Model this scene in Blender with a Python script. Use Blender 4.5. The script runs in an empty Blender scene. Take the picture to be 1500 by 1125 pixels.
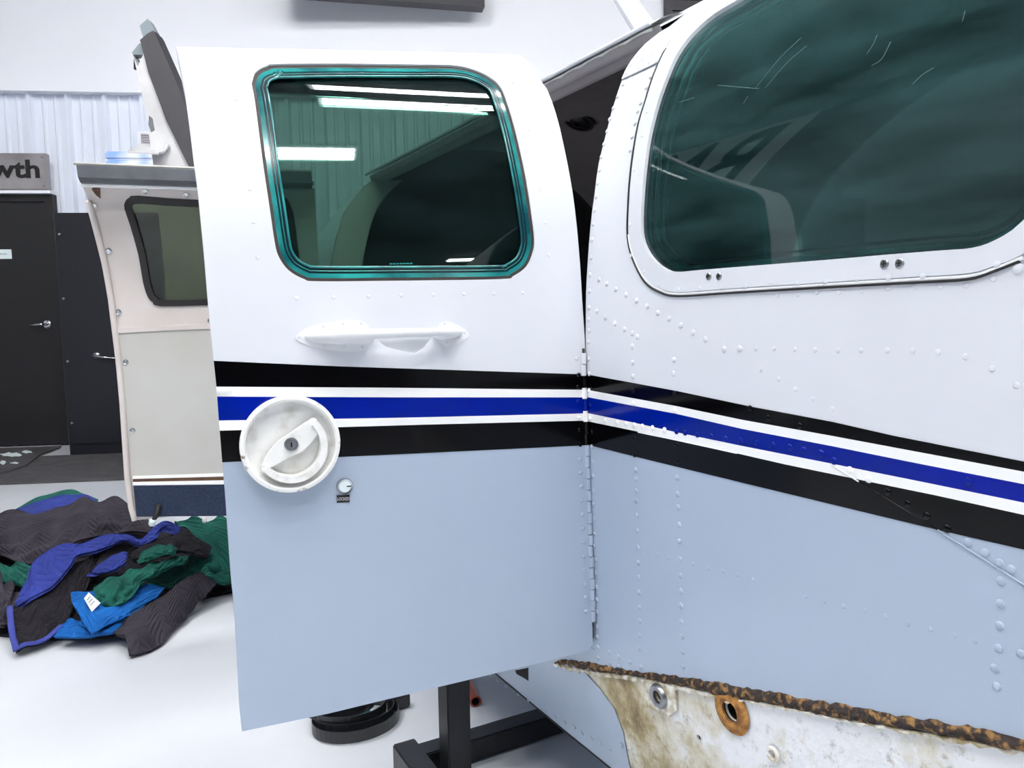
import bpy, bmesh, math, random
import numpy as np
from mathutils import Vector, Matrix, Quaternion
from mathutils.geometry import delaunay_2d_cdt

random.seed(7)
SC = bpy.context.scene
COL = SC.collection

# ------------------------------------------------------------------ camera
FPX, CX, CY = 1127.0, 750.0, 562.5
CAM = np.array([0.0, 0.0, 0.985])

def cam_rows(yaw, pitch, roll):
    fw = np.array([math.sin(yaw) * math.cos(pitch), math.cos(yaw) * math.cos(pitch), -math.sin(pitch)])
    rt = np.array([math.cos(yaw), -math.sin(yaw), 0.0])
    dn = np.cross(fw, rt)
    c, s = math.cos(roll), math.sin(roll)
    return np.array([c * rt + s * dn, -s * rt + c * dn, fw])

RR = cam_rows(0.493411, math.radians(4.9276), math.radians(0.966))      # room
RA = cam_rows(0.493411, 0.107636, 0.0490615)                            # airplane (stands slightly tilted)
MA = RR.T @ RA                                                          # airplane axes -> world

cam_data = bpy.data.cameras.new('camera')
cam = bpy.data.objects.new('camera', cam_data)
COL.objects.link(cam)
cam_data.sensor_fit = 'HORIZONTAL'
cam_data.sensor_width = 36.0
cam_data.lens = FPX / 1500.0 * 36.0
cam_data.clip_start = 0.02
cam_data.clip_end = 100
m = Matrix.Identity(4)
for i in range(3):
    m[i][0] = RR[0][i]; m[i][1] = -RR[1][i]; m[i][2] = -RR[2][i]; m[i][3] = CAM[i]
cam.matrix_world = m
SC.camera = cam

# ------------------------------------------------------------------ world, exposure
w = bpy.data.worlds.new('world'); SC.world = w; w.use_nodes = True
w.node_tree.nodes['Background'].inputs[0].default_value = (0.8, 0.87, 1.0, 1)
w.node_tree.nodes['Background'].inputs[1].default_value = 0.3
SC.view_settings.view_transform = 'Standard'
SC.view_settings.look = 'None'
SC.view_settings.gamma = 1.0
SC.view_settings.use_curve_mapping = False
SC.view_settings.exposure = 0.1
try:
    SC.cycles.use_denoising = True
    SC.cycles.max_bounces = 14
    SC.cycles.transparent_max_bounces = 16
    SC.cycles.diffuse_bounces = 6
except Exception:
    pass
LAMP = 60.0        # strength of the ceiling tubes

# ------------------------------------------------------------------ materials
def s2l(c):
    return tuple(((v / 255.0) / 12.92 if v / 255.0 <= 0.04045 else ((v / 255.0 + 0.055) / 1.055) ** 2.4) for v in c)

def mat(name, rgb, rough=0.5, metal=0.0, coat=0.0, noise=0.0, nscale=8.0, bump=0.0, bscale=30.0, rgb2=None, spec=0.5, detail=4.0, ramp=(0.35, 0.65)):
    """procedural paint / plastic / metal; rgb in sRGB 0-255"""
    mt = bpy.data.materials.new(name); mt.use_nodes = True
    nt = mt.node_tree; b = nt.nodes['Principled BSDF']
    c = s2l(rgb)
    b.inputs['Base Color'].default_value = (*c, 1)
    b.inputs['Roughness'].default_value = rough
    b.inputs['Metallic'].default_value = metal
    b.inputs['Coat Weight'].default_value = coat
    b.inputs['Coat Roughness'].default_value = 0.05
    b.inputs['Specular IOR Level'].default_value = spec
    tc = nt.nodes.new('ShaderNodeTexCoord')
    if noise or rgb2:
        n = nt.nodes.new('ShaderNodeTexNoise'); n.inputs['Scale'].default_value = nscale; n.inputs['Detail'].default_value = detail
        nt.links.new(tc.outputs['Object'], n.inputs['Vector'])
        r = nt.nodes.new('ShaderNodeValToRGB')
        c2 = s2l(rgb2) if rgb2 else tuple(v * (1 - noise) for v in c)
        r.color_ramp.elements[0].position = ramp[0]; r.color_ramp.elements[1].position = ramp[1]
        r.color_ramp.elements[0].color = (*c2, 1); r.color_ramp.elements[1].color = (*c, 1)
        nt.links.new(n.outputs['Fac'], r.inputs['Fac']); nt.links.new(r.outputs['Color'], b.inputs['Base Color'])
    if bump:
        n2 = nt.nodes.new('ShaderNodeTexNoise'); n2.inputs['Scale'].default_value = bscale; n2.inputs['Detail'].default_value = 3
        nt.links.new(tc.outputs['Object'], n2.inputs['Vector'])
        bp = nt.nodes.new('ShaderNodeBump'); bp.inputs['Strength'].default_value = bump; bp.inputs['Distance'].default_value = 0.01
        nt.links.new(n2.outputs['Fac'], bp.inputs['Height']); nt.links.new(bp.outputs['Normal'], b.inputs['Normal'])
    return mt

def emis(name, rgb, st):
    mt = bpy.data.materials.new(name); mt.use_nodes = True
    nt = mt.node_tree; b = nt.nodes['Principled BSDF']
    b.inputs['Base Color'].default_value = (0.8, 0.8, 0.8, 1)
    b.inputs['Emission Color'].default_value = (*rgb, 1); b.inputs['Emission Strength'].default_value = st
    return mt

def glass(name, tint, rough=0.015, scratch=0.0, haze=0.0):
    """tinted acrylic sheet: tinted straight-through light plus a fresnel reflection"""
    mt = bpy.data.materials.new(name); mt.use_nodes = True
    nt = mt.node_tree
    for n in list(nt.nodes):
        if n.type != 'OUTPUT_MATERIAL': nt.nodes.remove(n)
    out = [n for n in nt.nodes if n.type == 'OUTPUT_MATERIAL'][0]
    tr = nt.nodes.new('ShaderNodeBsdfTransparent'); tr.inputs[0].default_value = (*tint, 1)
    gl = nt.nodes.new('ShaderNodeBsdfGlossy'); gl.inputs['Roughness'].default_value = rough
    gl.inputs['Color'].default_value = (0.95, 1, 1, 1)
    fr = nt.nodes.new('ShaderNodeFresnel'); fr.inputs['IOR'].default_value = 1.49
    mx = nt.nodes.new('ShaderNodeMixShader')
    nt.links.new(fr.outputs[0], mx.inputs[0]); nt.links.new(tr.outputs[0], mx.inputs[1]); nt.links.new(gl.outputs[0], mx.inputs[2])
    last = mx
    if haze:
        df = nt.nodes.new('ShaderNodeBsdfDiffuse'); df.inputs[0].default_value = (0.25, 0.6, 0.62, 1)
        tc = nt.nodes.new('ShaderNodeTexCoord')
        mp = nt.nodes.new('ShaderNodeMapping'); mp.inputs['Rotation'].default_value = (0.45, 0.0, 0.0); mp.inputs['Scale'].default_value = (1.0, 0.5, 3.2)
        nz = nt.nodes.new('ShaderNodeTexNoise'); nz.inputs['Scale'].default_value = 7; nz.inputs['Detail'].default_value = 8; nz.inputs['Roughness'].default_value = 0.7
        rp = nt.nodes.new('ShaderNodeMapRange'); rp.inputs[1].default_value = 0.35; rp.inputs[2].default_value = 0.8
        rp.inputs[3].default_value = 0.1 * haze; rp.inputs[4].default_value = haze
        nt.links.new(tc.outputs['Object'], mp.inputs[0]); nt.links.new(mp.outputs[0], nz.inputs['Vector']); nt.links.new(nz.outputs['Fac'], rp.inputs[0])
        m2 = nt.nodes.new('ShaderNodeMixShader')
        nt.links.new(rp.outputs[0], m2.inputs[0]); nt.links.new(last.outputs[0], m2.inputs[1]); nt.links.new(df.outputs[0], m2.inputs[2])
        last = m2
    nt.links.new(last.outputs[0], out.inputs['Surface'])
    return mt

M = {}
M['white'] = mat('white_paint', (220, 223, 230), 0.36, coat=0.15, bump=0.012, bscale=7, noise=0.03, nscale=5)
M['bright'] = mat('bright_white_paint', (248, 248, 248), 0.3, coat=0.3)
M['grey'] = mat('grey_paint', (170, 184, 203), 0.36, coat=0.15, bump=0.012, bscale=7, noise=0.04, nscale=4)
M['black'] = mat('black_paint', (3, 3, 5), 0.12, spec=0.18)
M['blue'] = mat('blue_paint', (0, 22, 138), 0.14, spec=0.18, rgb2=(0, 26, 122), nscale=6)
M['handle'] = mat('handle_white', (236, 238, 240), 0.35, coat=0.2, noise=0.06, nscale=30)
M['worn'] = mat('worn_white', (238, 238, 236), 0.4, rgb2=(206, 203, 196), nscale=45, ramp=(0.25, 0.5))
M['chip'] = mat('chipped_edge', (238, 238, 235), 0.45, rgb2=(120, 100, 70), nscale=90, ramp=(0.28, 0.38))
M['chrome'] = mat('chrome', (200, 202, 205), 0.2, metal=1.0, bump=0.02)
M['steel'] = mat('steel', (150, 152, 156), 0.35, metal=1.0)
M['darkmetal'] = mat('dark_metal', (40, 40, 44), 0.4, metal=0.6)
M['rubber'] = mat('black_rubber', (22, 20, 22), 0.6)
M['sealbrown'] = mat('window_sealant', (52, 44, 40), 0.6, noise=0.4, nscale=60)
M['teal'] = mat('teal_acrylic_edge', (44, 152, 148), 0.15, coat=0.3, rgb2=(10, 66, 76), nscale=12)
M['tealdark'] = mat('dark_teal_acrylic', (8, 50, 56), 0.2, rgb2=(22, 36, 40), nscale=14, spec=0.3)
M['pane'] = glass('tinted_pane', (0.27, 0.40, 0.345), haze=0.022)
M['panebig'] = glass('tinted_pane_big', (0.33, 0.50, 0.48), rough=0.02, haze=0.12)
M['paneaft'] = glass('smoke_pane', (0.24, 0.27, 0.19))
M['interior'] = mat('cabin_liner', (112, 106, 106), 0.8, noise=0.1, nscale=30)
M['interiordark'] = mat('cabin_dark', (34, 34, 36), 0.85)
M['trimgrey'] = mat('trim_grey', (172, 166, 170), 0.5)
M['beige'] = mat('beige_trim', (214, 205, 203), 0.55, rgb2=(203, 195, 190), nscale=6)
M['beigegrey'] = mat('beige_grey_panel', (190, 189, 186), 0.6, rgb2=(184, 182, 176), nscale=5)
M['carpet'] = mat('navy_carpet', (22, 34, 56), 0.95, rgb2=(40, 54, 80), nscale=260, bump=0.5, bscale=300)
M['brown'] = mat('brown_strip', (98, 66, 40), 0.6, noise=0.5, nscale=50)
M['sealgrey'] = mat('weather_seal', (96, 98, 104), 0.5, rgb2=(82, 84, 90), nscale=20)
M['wall'] = mat('white_wall', (238, 240, 247), 0.6, bump=0.02, bscale=60)
M['panel'] = mat('white_metal_panel', (226, 232, 244), 0.35, coat=0.1)
M['ceiling'] = mat('ceiling_grey', (104, 106, 110), 0.8)
M['farwall'] = mat('hangar_side_panel', (122, 126, 132), 0.6)
M['blackdoor'] = mat('black_door_paint', (20, 18, 22), 0.5, noise=0.2, nscale=60)
M['blackcab'] = mat('black_cabinet_paint', (16, 17, 26), 0.42)
M['matrubber'] = mat('dark_mat', (74, 72, 74), 0.8, rgb2=(58, 56, 60), nscale=9, bump=0.2, bscale=90)
M['signmetal'] = mat('brushed_sign', (176, 170, 172), 0.4, metal=0.7, rgb2=(150, 145, 146), nscale=5)
M['letter'] = mat('black_letter', (8, 8, 8), 0.6)
M['plate'] = mat('white_plate', (226, 238, 240), 0.5)
M['greytext'] = mat('grey_text', (90, 100, 108), 0.6)
M['bluepack'] = mat('blue_film_pack', (236, 241, 250), 0.25, rgb2=(150, 186, 240), nscale=5, detail=1, ramp=(0.3, 0.5))
M['finpaint'] = mat('fin_grey', (196, 196, 198), 0.45, rgb2=(176, 176, 178), nscale=4)
M['boot'] = mat('deice_boot', (52, 50, 54), 0.55)
M['fintip'] = mat('fin_tip_grey', (118, 128, 134), 0.4)
M['steelblack'] = mat('black_steel', (22, 23, 27), 0.38, rgb2=(34, 36, 40), nscale=12, bump=0.05, bscale=50)
M['orange'] = mat('orange_pipe', (150, 62, 38), 0.4)
M['bore'] = mat('dark_bore', (14, 10, 8), 0.9)
M['rust'] = mat('rust_ring', (186, 132, 62), 0.8, rgb2=(112, 70, 34), nscale=90, bump=0.5, bscale=120)
M['corrode'] = mat('corroded_sealant', (52, 42, 38), 0.9, rgb2=(150, 112, 66), nscale=120, bump=0.8, bscale=140, detail=12, ramp=(0.36, 0.50))
M['flake'] = mat('flaking_white', (240, 238, 230), 0.7, rgb2=(170, 152, 112), nscale=70, bump=0.4, bscale=90)
M['strapblack'] = mat('strap_black', (30, 32, 36), 0.3)
M['seat'] = mat('dark_seat', (30, 30, 34), 0.8)
M['winframe'] = mat('dark_window_frame', (44, 42, 50), 0.5)
M['bluepane'] = mat('dark_blue_pane', (30, 48, 74), 0.08, coat=0.5)
M['slat'] = mat('dark_slat', (48, 46, 52), 0.55)
M['scratch'] = mat('scratch_teal', (118, 150, 150), 0.6)
M['lens'] = emis('lamp_tube', (1.0, 0.985, 0.975), LAMP)
M['labelblack'] = mat('label_black', (20, 20, 22), 0.5)
M['labelwhite'] = mat('label_white', (240, 240, 240), 0.5)

def stained():
    mt = mat('stained_wing_root', (232, 232, 234), 0.6, bump=0.35, bscale=60)
    nt = mt.node_tree; b = nt.nodes['Principled BSDF']
    tc = nt.nodes.new('ShaderNodeTexCoord')
    n1 = nt.nodes.new('ShaderNodeTexNoise'); n1.inputs['Scale'].default_value = 9; n1.inputs['Detail'].default_value = 12; n1.inputs['Roughness'].default_value = 0.7
    n2 = nt.nodes.new('ShaderNodeTexNoise'); n2.inputs['Scale'].default_value = 45; n2.inputs['Detail'].default_value = 10; n2.inputs['Roughness'].default_value = 0.75
    sp = nt.nodes.new('ShaderNodeSeparateXYZ')
    nt.links.new(tc.outputs['Object'], sp.inputs[0])
    for n in (n1, n2): nt.links.new(tc.outputs['Object'], n.inputs['Vector'])
    # dirt gathers on the aft piece (object Y runs aft)
    mr = nt.nodes.new('ShaderNodeMapRange'); mr.inputs[1].default_value = -0.29; mr.inputs[2].default_value = -0.19
    nt.links.new(sp.outputs['Y'], mr.inputs[0])
    ad = nt.nodes.new('ShaderNodeMath'); ad.operation = 'MULTIPLY_ADD'; ad.inputs[1].default_value = 0.17; 
    nt.links.new(mr.outputs[0], ad.inputs[0]); nt.links.new(n1.outputs['Fac'], ad.inputs[2])
    r = nt.nodes.new('ShaderNodeValToRGB')
    e = r.color_ramp.elements
    e[0].position = 0.52; e[0].color = (*s2l((236, 237, 240)), 1)
    e[1].position = 0.86; e[1].color = (*s2l((104, 84, 54)), 1)
    x = e.new(0.64); x.color = (*s2l((214, 208, 188)), 1)
    x = e.new(0.74); x.color = (*s2l((172, 156, 118)), 1)
    nt.links.new(ad.outputs[0], r.inputs['Fac'])
    r2 = nt.nodes.new('ShaderNodeValToRGB'); r2.color_ramp.elements[0].position = 0.30; r2.color_ramp.elements[1].position = 0.44
    r2.color_ramp.elements[0].color = (0.3, 0.26, 0.22, 1); r2.color_ramp.elements[1].color = (1, 1, 1, 1)
    nt.links.new(n2.outputs['Fac'], r2.inputs['Fac'])
    mx = nt.nodes.new('ShaderNodeMixRGB'); mx.blend_type = 'MULTIPLY'; mx.inputs[0].default_value = 0.8
    nt.links.new(r.outputs['Color'], mx.inputs[1]); nt.links.new(r2.outputs['Color'], mx.inputs[2])
    nt.links.new(mx.outputs[0], b.inputs['Base Color'])
    return mt
M['stained'] = stained()

def floor_mat():
    mt = mat('epoxy_floor', (214, 217, 223), 0.25, rgb2=(204, 207, 213), nscale=1.2, spec=0.35)
    return mt
M['floor'] = floor_mat()

def quilt(name, rgb, rgb2):
    """quilted moving-blanket cloth with chevron stitching relief"""
    mt = bpy.data.materials.new(name); mt.use_nodes = True
    nt = mt.node_tree; b = nt.nodes['Principled BSDF']; b.inputs['Roughness'].default_value = 0.92
    b.inputs['Specular IOR Level'].default_value = 0.2
    uv = nt.nodes.new('ShaderNodeUVMap')
    sp = nt.nodes.new('ShaderNodeSeparateXYZ'); nt.links.new(uv.outputs[0], sp.inputs[0])
    def mth(op, a, bb=None):
        n = nt.nodes.new('ShaderNodeMath'); n.operation = op
        for i, v in enumerate((a, bb)):
            if v is None: continue
            if isinstance(v, (int, float)): n.inputs[i].default_value = v
            else: nt.links.new(v, n.inputs[i])
        return n.outputs[0]
    zig = mth('PINGPONG', sp.outputs['X'], 0.05)
    line = mth('ADD', sp.outputs['Y'], zig)
    saw = mth('PINGPONG', line, 0.0125)
    hgt = mth('POWER', mth('DIVIDE', saw, 0.0125), 0.5)
    bp = nt.nodes.new('ShaderNodeBump'); bp.inputs['Strength'].default_value = 0.7; bp.inputs['Distance'].default_value = 0.006
    nt.links.new(hgt, bp.inputs['Height']); nt.links.new(bp.outputs[0], b.inputs['Normal'])
    nz = nt.nodes.new('ShaderNodeTexNoise'); nz.inputs['Scale'].default_value = 9; nz.inputs['Detail'].default_value = 6
    r = nt.nodes.new('ShaderNodeValToRGB'); r.color_ramp.elements[0].position = 0.3; r.color_ramp.elements[1].position = 0.7
    r.color_ramp.elements[0].color = (*s2l(rgb2), 1); r.color_ramp.elements[1].color = (*s2l(rgb), 1)
    nt.links.new(uv.outputs[0], nz.inputs['Vector']); nt.links.new(nz.outputs['Fac'], r.inputs['Fac'])
    nt.links.new(r.outputs[0], b.inputs['Base Color'])
    return mt
M['q_char'] = quilt('charcoal_quilt', (58, 54, 62), (42, 38, 46))
M['q_black'] = quilt('black_quilt', (34, 32, 38), (24, 22, 27))
M['q_royal'] = quilt('royal_blue_quilt', (52, 64, 142), (38, 48, 112))
M['q_blue'] = quilt('bright_blue_quilt', (24, 98, 172), (14, 74, 140))
M['q_green'] = quilt('green_quilt', (30, 96, 84), (20, 70, 62))
M['q_hem'] = mat('blue_hem', (48, 56, 130), 0.9)

# ------------------------------------------------------------------ object helpers
WLOC = {}
def link(o, parent=None, loc=(0, 0, 0)):
    COL.objects.link(o)
    loc = np.array(loc, float)
    WLOC[o.name] = loc
    if parent is not None:
        o.parent = parent
        o.location = Vector(loc - WLOC[parent.name])
    else:
        o.location = Vector(loc)
    return o

def tag(o, label=None, cat=None, group=None, kind=None):
    if label: o['label'] = label
    if cat: o['category'] = cat
    if group: o['group'] = group
    if kind: o['kind'] = kind
    return o

def empty(name, loc, label, cat, group=None):
    o = bpy.data.objects.new(name, None); o.empty_display_size = 0.1
    link(o, None, loc); tag(o, label, cat, group)
    return o

def mesh(name, verts, faces, mats, parent=None, smooth=False, origin=None, fmat=None, normals=None, uvs=None):
    V = np.array(verts, float)
    if origin is None:
        origin = WLOC[parent.name] if parent is not None else np.array([V[:, 0].mean(), V[:, 1].mean(), V[:, 2].min()])
    origin = np.array(origin, float)
    me = bpy.data.meshes.new(name)
    me.from_pydata([tuple(v) for v in V - origin], [], [tuple(int(i) for i in f) for f in faces])
    if not isinstance(mats, (list, tuple)): mats = [mats]
    for mm in mats: me.materials.append(mm)
    if fmat is not None:
        me.polygons.foreach_set('material_index', np.array(fmat, dtype=np.int32))
    if smooth:
        me.polygons.foreach_set('use_smooth', np.ones(len(me.polygons), dtype=bool))
    if uvs is not None:
        ul = me.uv_layers.new(name='UVMap')
        li = np.zeros(len(me.loops), dtype=np.int32); me.loops.foreach_get('vertex_index', li)
        ul.data.foreach_set('uv', np.array(uvs, float)[li].ravel())
    me.update()
    if normals is not None:
        me.normals_split_custom_set([tuple(n) for n in normals])
    o = bpy.data.objects.new(name, me)
    return link(o, parent, origin)

def box(name, c, size, mt, parent=None, ax=None, bevel=0.0):
    """box centred at c, size along axes ax (3 rows)"""
    ax = np.eye(3) if ax is None else np.array(ax, float)
    bm = bmesh.new(); bmesh.ops.create_cube(bm, size=1.0)
    for v in bm.verts:
        v.co = Vector((v.co.x * size[0], v.co.y * size[1], v.co.z * size[2]))
    if bevel:
        bmesh.ops.bevel(bm, geom=list(bm.edges), offset=bevel, segments=2, affect='EDGES')
    bm.verts.ensure_lookup_table()
    V = np.array([v.co[:] for v in bm.verts]) @ ax + np.array(c, float)
    F = [[v.index for v in f.verts] for f in bm.faces]
    bm.free()
    return mesh(name, V, F, mt, parent)

def loft(name, rings, mt, parent=None, closed=True, caps=True, smooth=True, **kw):
    n = len(rings[0]); V = [p for r in rings for p in r]; F = []
    for i in range(len(rings) - 1):
        for j in range(n if closed else n - 1):
            a = i * n + j; b = i * n + (j + 1) % n
            F.append((a, b, b + n, a + n))
    if caps and closed:
        F.append(tuple(range(n))[::-1]); F.append(tuple(range((len(rings) - 1) * n, len(rings) * n)))
    return mesh(name, V, F, mt, parent, smooth, **kw)

def tube(name, pts, r, mt, parent=None, seg=8, flat=1.0, up=None, smooth=True, closed=False):
    P = [np.array(p, float) for p in pts]; rings = []
    rr = r if hasattr(r, '__len__') else [r] * len(P)
    prev = np.array(up, float) if up is not None else None
    for i, p in enumerate(P):
        t = P[min(i + 1, len(P) - 1)] - P[max(i - 1, 0)]
        if closed: t = P[(i + 1) % len(P)] - P[i - 1]
        t /= np.linalg.norm(t) + 1e-12
        if prev is None: prev = np.array([0, 0, 1.0]) if abs(t[2]) < 0.9 else np.array([1.0, 0, 0])
        a = prev - (prev @ t) * t; a /= np.linalg.norm(a) + 1e-12; b = np.cross(t, a)
        if up is None: prev = a
        rings.append([p + rr[i] * (math.cos(2 * math.pi * k / seg) * a * flat + math.sin(2 * math.pi * k / seg) * b) for k in range(seg)])
    if closed: rings.append(rings[0])
    return loft(name, rings, mt, parent, caps=not closed, smooth=smooth)

def basis(n):
    n = np.array(n, float); n /= np.linalg.norm(n)
    a = np.cross([0, 0, 1.0], n); a /= np.linalg.norm(a); b = np.cross(n, a)
    return a, b, n

def lathe(name, c, n, prof, mt, parent=None, seg=40, smooth=True, cap=True):
    a, b, n = basis(n); c = np.array(c, float)
    rings = [[c + r * (math.cos(2 * math.pi * k / seg) * a + math.sin(2 * math.pi * k / seg) * b) + h * n for k in range(seg)] for r, h in prof]
    o = loft(name, rings, mt, parent, caps=cap, smooth=smooth)
    if smooth:
        try:
            o.data.set_sharp_from_angle(angle=math.radians(40))
        except Exception: pass
    return o

def inpoly(pt, poly):
    x, y = pt; r = False; j = len(poly) - 1
    for i in range(len(poly)):
        if (poly[i][1] > y) != (poly[j][1] > y) and x < (poly[j][0] - poly[i][0]) * (y - poly[i][1]) / (poly[j][1] - poly[i][1]) + poly[i][0]: r = not r
        j = i
    return r

def resample(poly, step, closed=True):
    out = []
    n = len(poly)
    for i in range(n if closed else n - 1):
        a = np.array(poly[i]); b = np.array(poly[(i + 1) % n]); k = max(1, int(math.ceil(np.linalg.norm(b - a) / step)))
        out += [tuple(a + (b - a) * t / k) for t in range(k)]
    if not closed: out.append(tuple(poly[-1]))
    return out

def smoothpoly(pts, n=4, closed=False):
    """Catmull-Rom through 2D/3D points"""
    P = [np.array(p, float) for p in pts]; L = len(P); out = []
    for i in range(L if closed else L - 1):
        p0 = P[(i - 1) % L] if closed or i > 0 else 2 * P[0] - P[1]
        p1 = P[i]; p2 = P[(i + 1) % L]
        p3 = P[(i + 2) % L] if closed or i + 2 < L else 2 * P[-1] - P[-2]
        for k in range(n):
            t = k / n
            out.append(0.5 * ((2 * p1) + (-p0 + p2) * t + (2 * p0 - 5 * p1 + 4 * p2 - p3) * t * t + (-p0 + 3 * p1 - 3 * p2 + p3) * t ** 3))
    if not closed: out.append(P[-1])
    return [tuple(o) for o in out]

def snormal(surf, a, b):
    e = 1e-4
    n = np.cross(surf(a + e, b) - surf(a - e, b), surf(a, b + e) - surf(a, b - e)); n /= np.linalg.norm(n)
    return n if n @ (CAM - surf(a, b)) > 0 else -n

def sheet(name, outline, surf, mt, parent=None, holes=(), step=0.03, thick=0.002, off=0.0, cuts=(), mfun=None, flip=None):
    """a thin sheet cut to an outline on a curved surface, with real thickness and true surface normals"""
    O = resample(outline, step); Hs = [resample(h, step) for h in holes]
    pts = []; edges = []
    def ring(R, closed=True):
        b = len(pts); pts.extend(R)
        for i in range(len(R) if closed else len(R) - 1): edges.append((b + i, b + (i + 1) % len(R)))
    ring(O)
    for h in Hs: ring(h)
    for c in cuts: ring(resample(c, step, False), False)
    bd = np.array(pts)
    lo = np.array(O).min(0); hi = np.array(O).max(0)
    for x in np.arange(lo[0] + step / 2, hi[0], step):
        for y in np.arange(lo[1] + step / 2, hi[1], step):
            if np.min((bd[:, 0] - x) ** 2 + (bd[:, 1] - y) ** 2) < (0.45 * step) ** 2: continue
            if inpoly((x, y), O) and not any(inpoly((x, y), h) for h in Hs): pts.append((x, y))
    res = delaunay_2d_cdt([Vector(p) for p in pts], edges, [], 0, 1e-7)
    P2 = [tuple(v) for v in res[0]]; tris = []
    for f in res[2]:
        c = (sum(P2[i][0] for i in f) / 3, sum(P2[i][1] for i in f) / 3)
        if inpoly(c, O) and not any(inpoly(c, h) for h in Hs): tris.append(tuple(f))
    S = np.array([surf(*p) for p in P2]); N = np.array([snormal(surf, *p) for p in P2])
    if flip is not None:
        for i in range(len(N)):
            if N[i] @ np.array(flip) < 0: N[i] = -N[i]
    fr = S + N * off; bk = fr - N * thick; n = len(P2)
    V = list(fr) + list(bk); F = []; NL = []; FM = []
    from collections import Counter
    ec = Counter()
    for t in tris:
        nn = np.cross(fr[t[1]] - fr[t[0]], fr[t[2]] - fr[t[0]])
        if nn @ N[t[0]] < 0: t = (t[0], t[2], t[1])
        mi = mfun(np.mean([P2[i] for i in t], axis=0)) if mfun else 0
        F.append(t); NL += [N[i] for i in t]; FM.append(mi)
        F.append((t[0] + n, t[2] + n, t[1] + n)); NL += [-N[t[0]], -N[t[2]], -N[t[1]]]; FM.append(mi)
        for a, b in ((t[0], t[1]), (t[1], t[2]), (t[2], t[0])): ec[(a, b)] += 1
    for (a, b) in list(ec):
        if (b, a) in ec: continue
        k = len(V); V += [fr[a], fr[b], bk[b], bk[a]]
        nn = np.cross(fr[b] - fr[a], N[a]); nn /= np.linalg.norm(nn) + 1e-12
        F.append((k + 1, k, k + 3, k + 2)); NL += [nn] * 4
        FM.append(mfun(np.array(P2[a])) if mfun else 0)
    return mesh(name, V, F, mt, parent, True, fmat=FM, normals=NL)

# ------------------------------------------------------------------ airplane surfaces
HX, HY, TH = 0.63906, 0.95281, 1.468039
KZ = np.array([-.85, -.76, -.65, -.54, -.3, -.1, .05, .15, .25, .33, .40, .46, .50])
KV = np.array([.06, .03, .008, .002, .0, .0021, .0122, .0275, .0577, .0979, .174, .2659, .34])
def _spl(kz, kv):
    n = len(kz); h = np.diff(kz); A = np.zeros((n, n)); b = np.zeros(n); A[0, 0] = A[-1, -1] = 1
    for i in range(1, n - 1):
        A[i, i - 1] = h[i - 1]; A[i, i] = 2 * (h[i - 1] + h[i]); A[i, i + 1] = h[i]
        b[i] = 6 * ((kv[i + 1] - kv[i]) / h[i] - (kv[i] - kv[i - 1]) / h[i - 1])
    mm = np.linalg.solve(A, b)
    def S(z):
        i = min(max(int(np.searchsorted(kz, z)) - 1, 0), n - 2); t = z - kz[i]; hh = h[i]
        return kv[i] + t * ((kv[i + 1] - kv[i]) / hh - hh * (2 * mm[i] + mm[i + 1]) / 6) + mm[i] * t * t / 2 + (mm[i + 1] - mm[i]) * t ** 3 / (6 * hh)
    return S
PROF = _spl(KZ, KV)
def AW(x, y, z): return MA @ np.array([x, y, z], float) + CAM
def FUS(y, z): return AW(HX + PROF(z), y, z)
CENTER = HX + 0.58
def FAR(y, z): return AW(2 * CENTER - HX - PROF(z), y, z)
_du = np.array([-math.sin(TH), math.cos(TH), 0]); _di = np.array([math.cos(TH), math.sin(TH), 0])
def DOOR(u, z): return AW(*(np.array([HX, HY, z]) + u * _du + PROF(z) * _di))
_A = np.array([HX, 2.38, 0]); _B = np.array([.09, 2.5, 0]); _d2 = (_B - _A) / np.linalg.norm(_B - _A); _n2 = np.array([_d2[1], -_d2[0], 0])
if _n2[1] > 0: _n2 = -_n2
def AFT(u, z): return AW(*(_A + u * _d2 + PROF(z) * _n2 + np.array([0, 0, z])))

def pix(p):
    q = RR @ (p - CAM); return np.array([CX + FPX * q[0] / q[2], CY + FPX * q[1] / q[2]])
def on(surf, px, py, x0):
    x = np.array(x0, float)
    for _ in range(40):
        r = pix(surf(*x)) - (px, py); e = 1e-5
        J = np.stack([(pix(surf(x[0] + e, x[1])) - (px, py) - r) / e, (pix(surf(x[0], x[1] + e)) - (px, py) - r) / e], 1)
        dx = -np.linalg.solve(J, r); s = min(1, .12 / max(1e-9, np.abs(dx).max())); x = x + s * dx
        if np.abs(dx).max() < 1e-8: break
    return tuple(x)
def onF(pts): return [on(FUS, px, py, (.7, 0.)) for px, py in pts]
def onD(pts): return [on(DOOR, px, py, (.25, 0.)) for px, py in pts]
def onA(pts): return [on(AFT, px, py, (.4, 0.)) for px, py in pts]
def ray(px, py):
    return RR.T @ np.array([(px - CX) / FPX, (py - CY) / FPX, 1.0])
def deep(px, py, d): return CAM + ray(px, py) * d
def onfloor(px, py, h=0.0):
    r = ray(px, py); return CAM + r * ((h - CAM[2]) / r[2])
# the hangar's back wall
WD = np.array([0.9286, -0.3711, 0.0]); WN = np.array([-0.3711, -0.9286, 0.0]); UZ = np.array([0, 0, 1.0])
def onwall(px, py, d):
    r = ray(px, py); return CAM + r * (-d / (WN @ r))
WALLD = 6.745
def wallp(s, z, d): return WD * s - WN * d + np.array([0, 0, z])
def ws(px, py, d):
    p = onwall(px, py, d); return float(WD @ p), float(p[2])
WAX = np.array([WD, -WN, UZ])   # box axes: along wall, into wall, up

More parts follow.
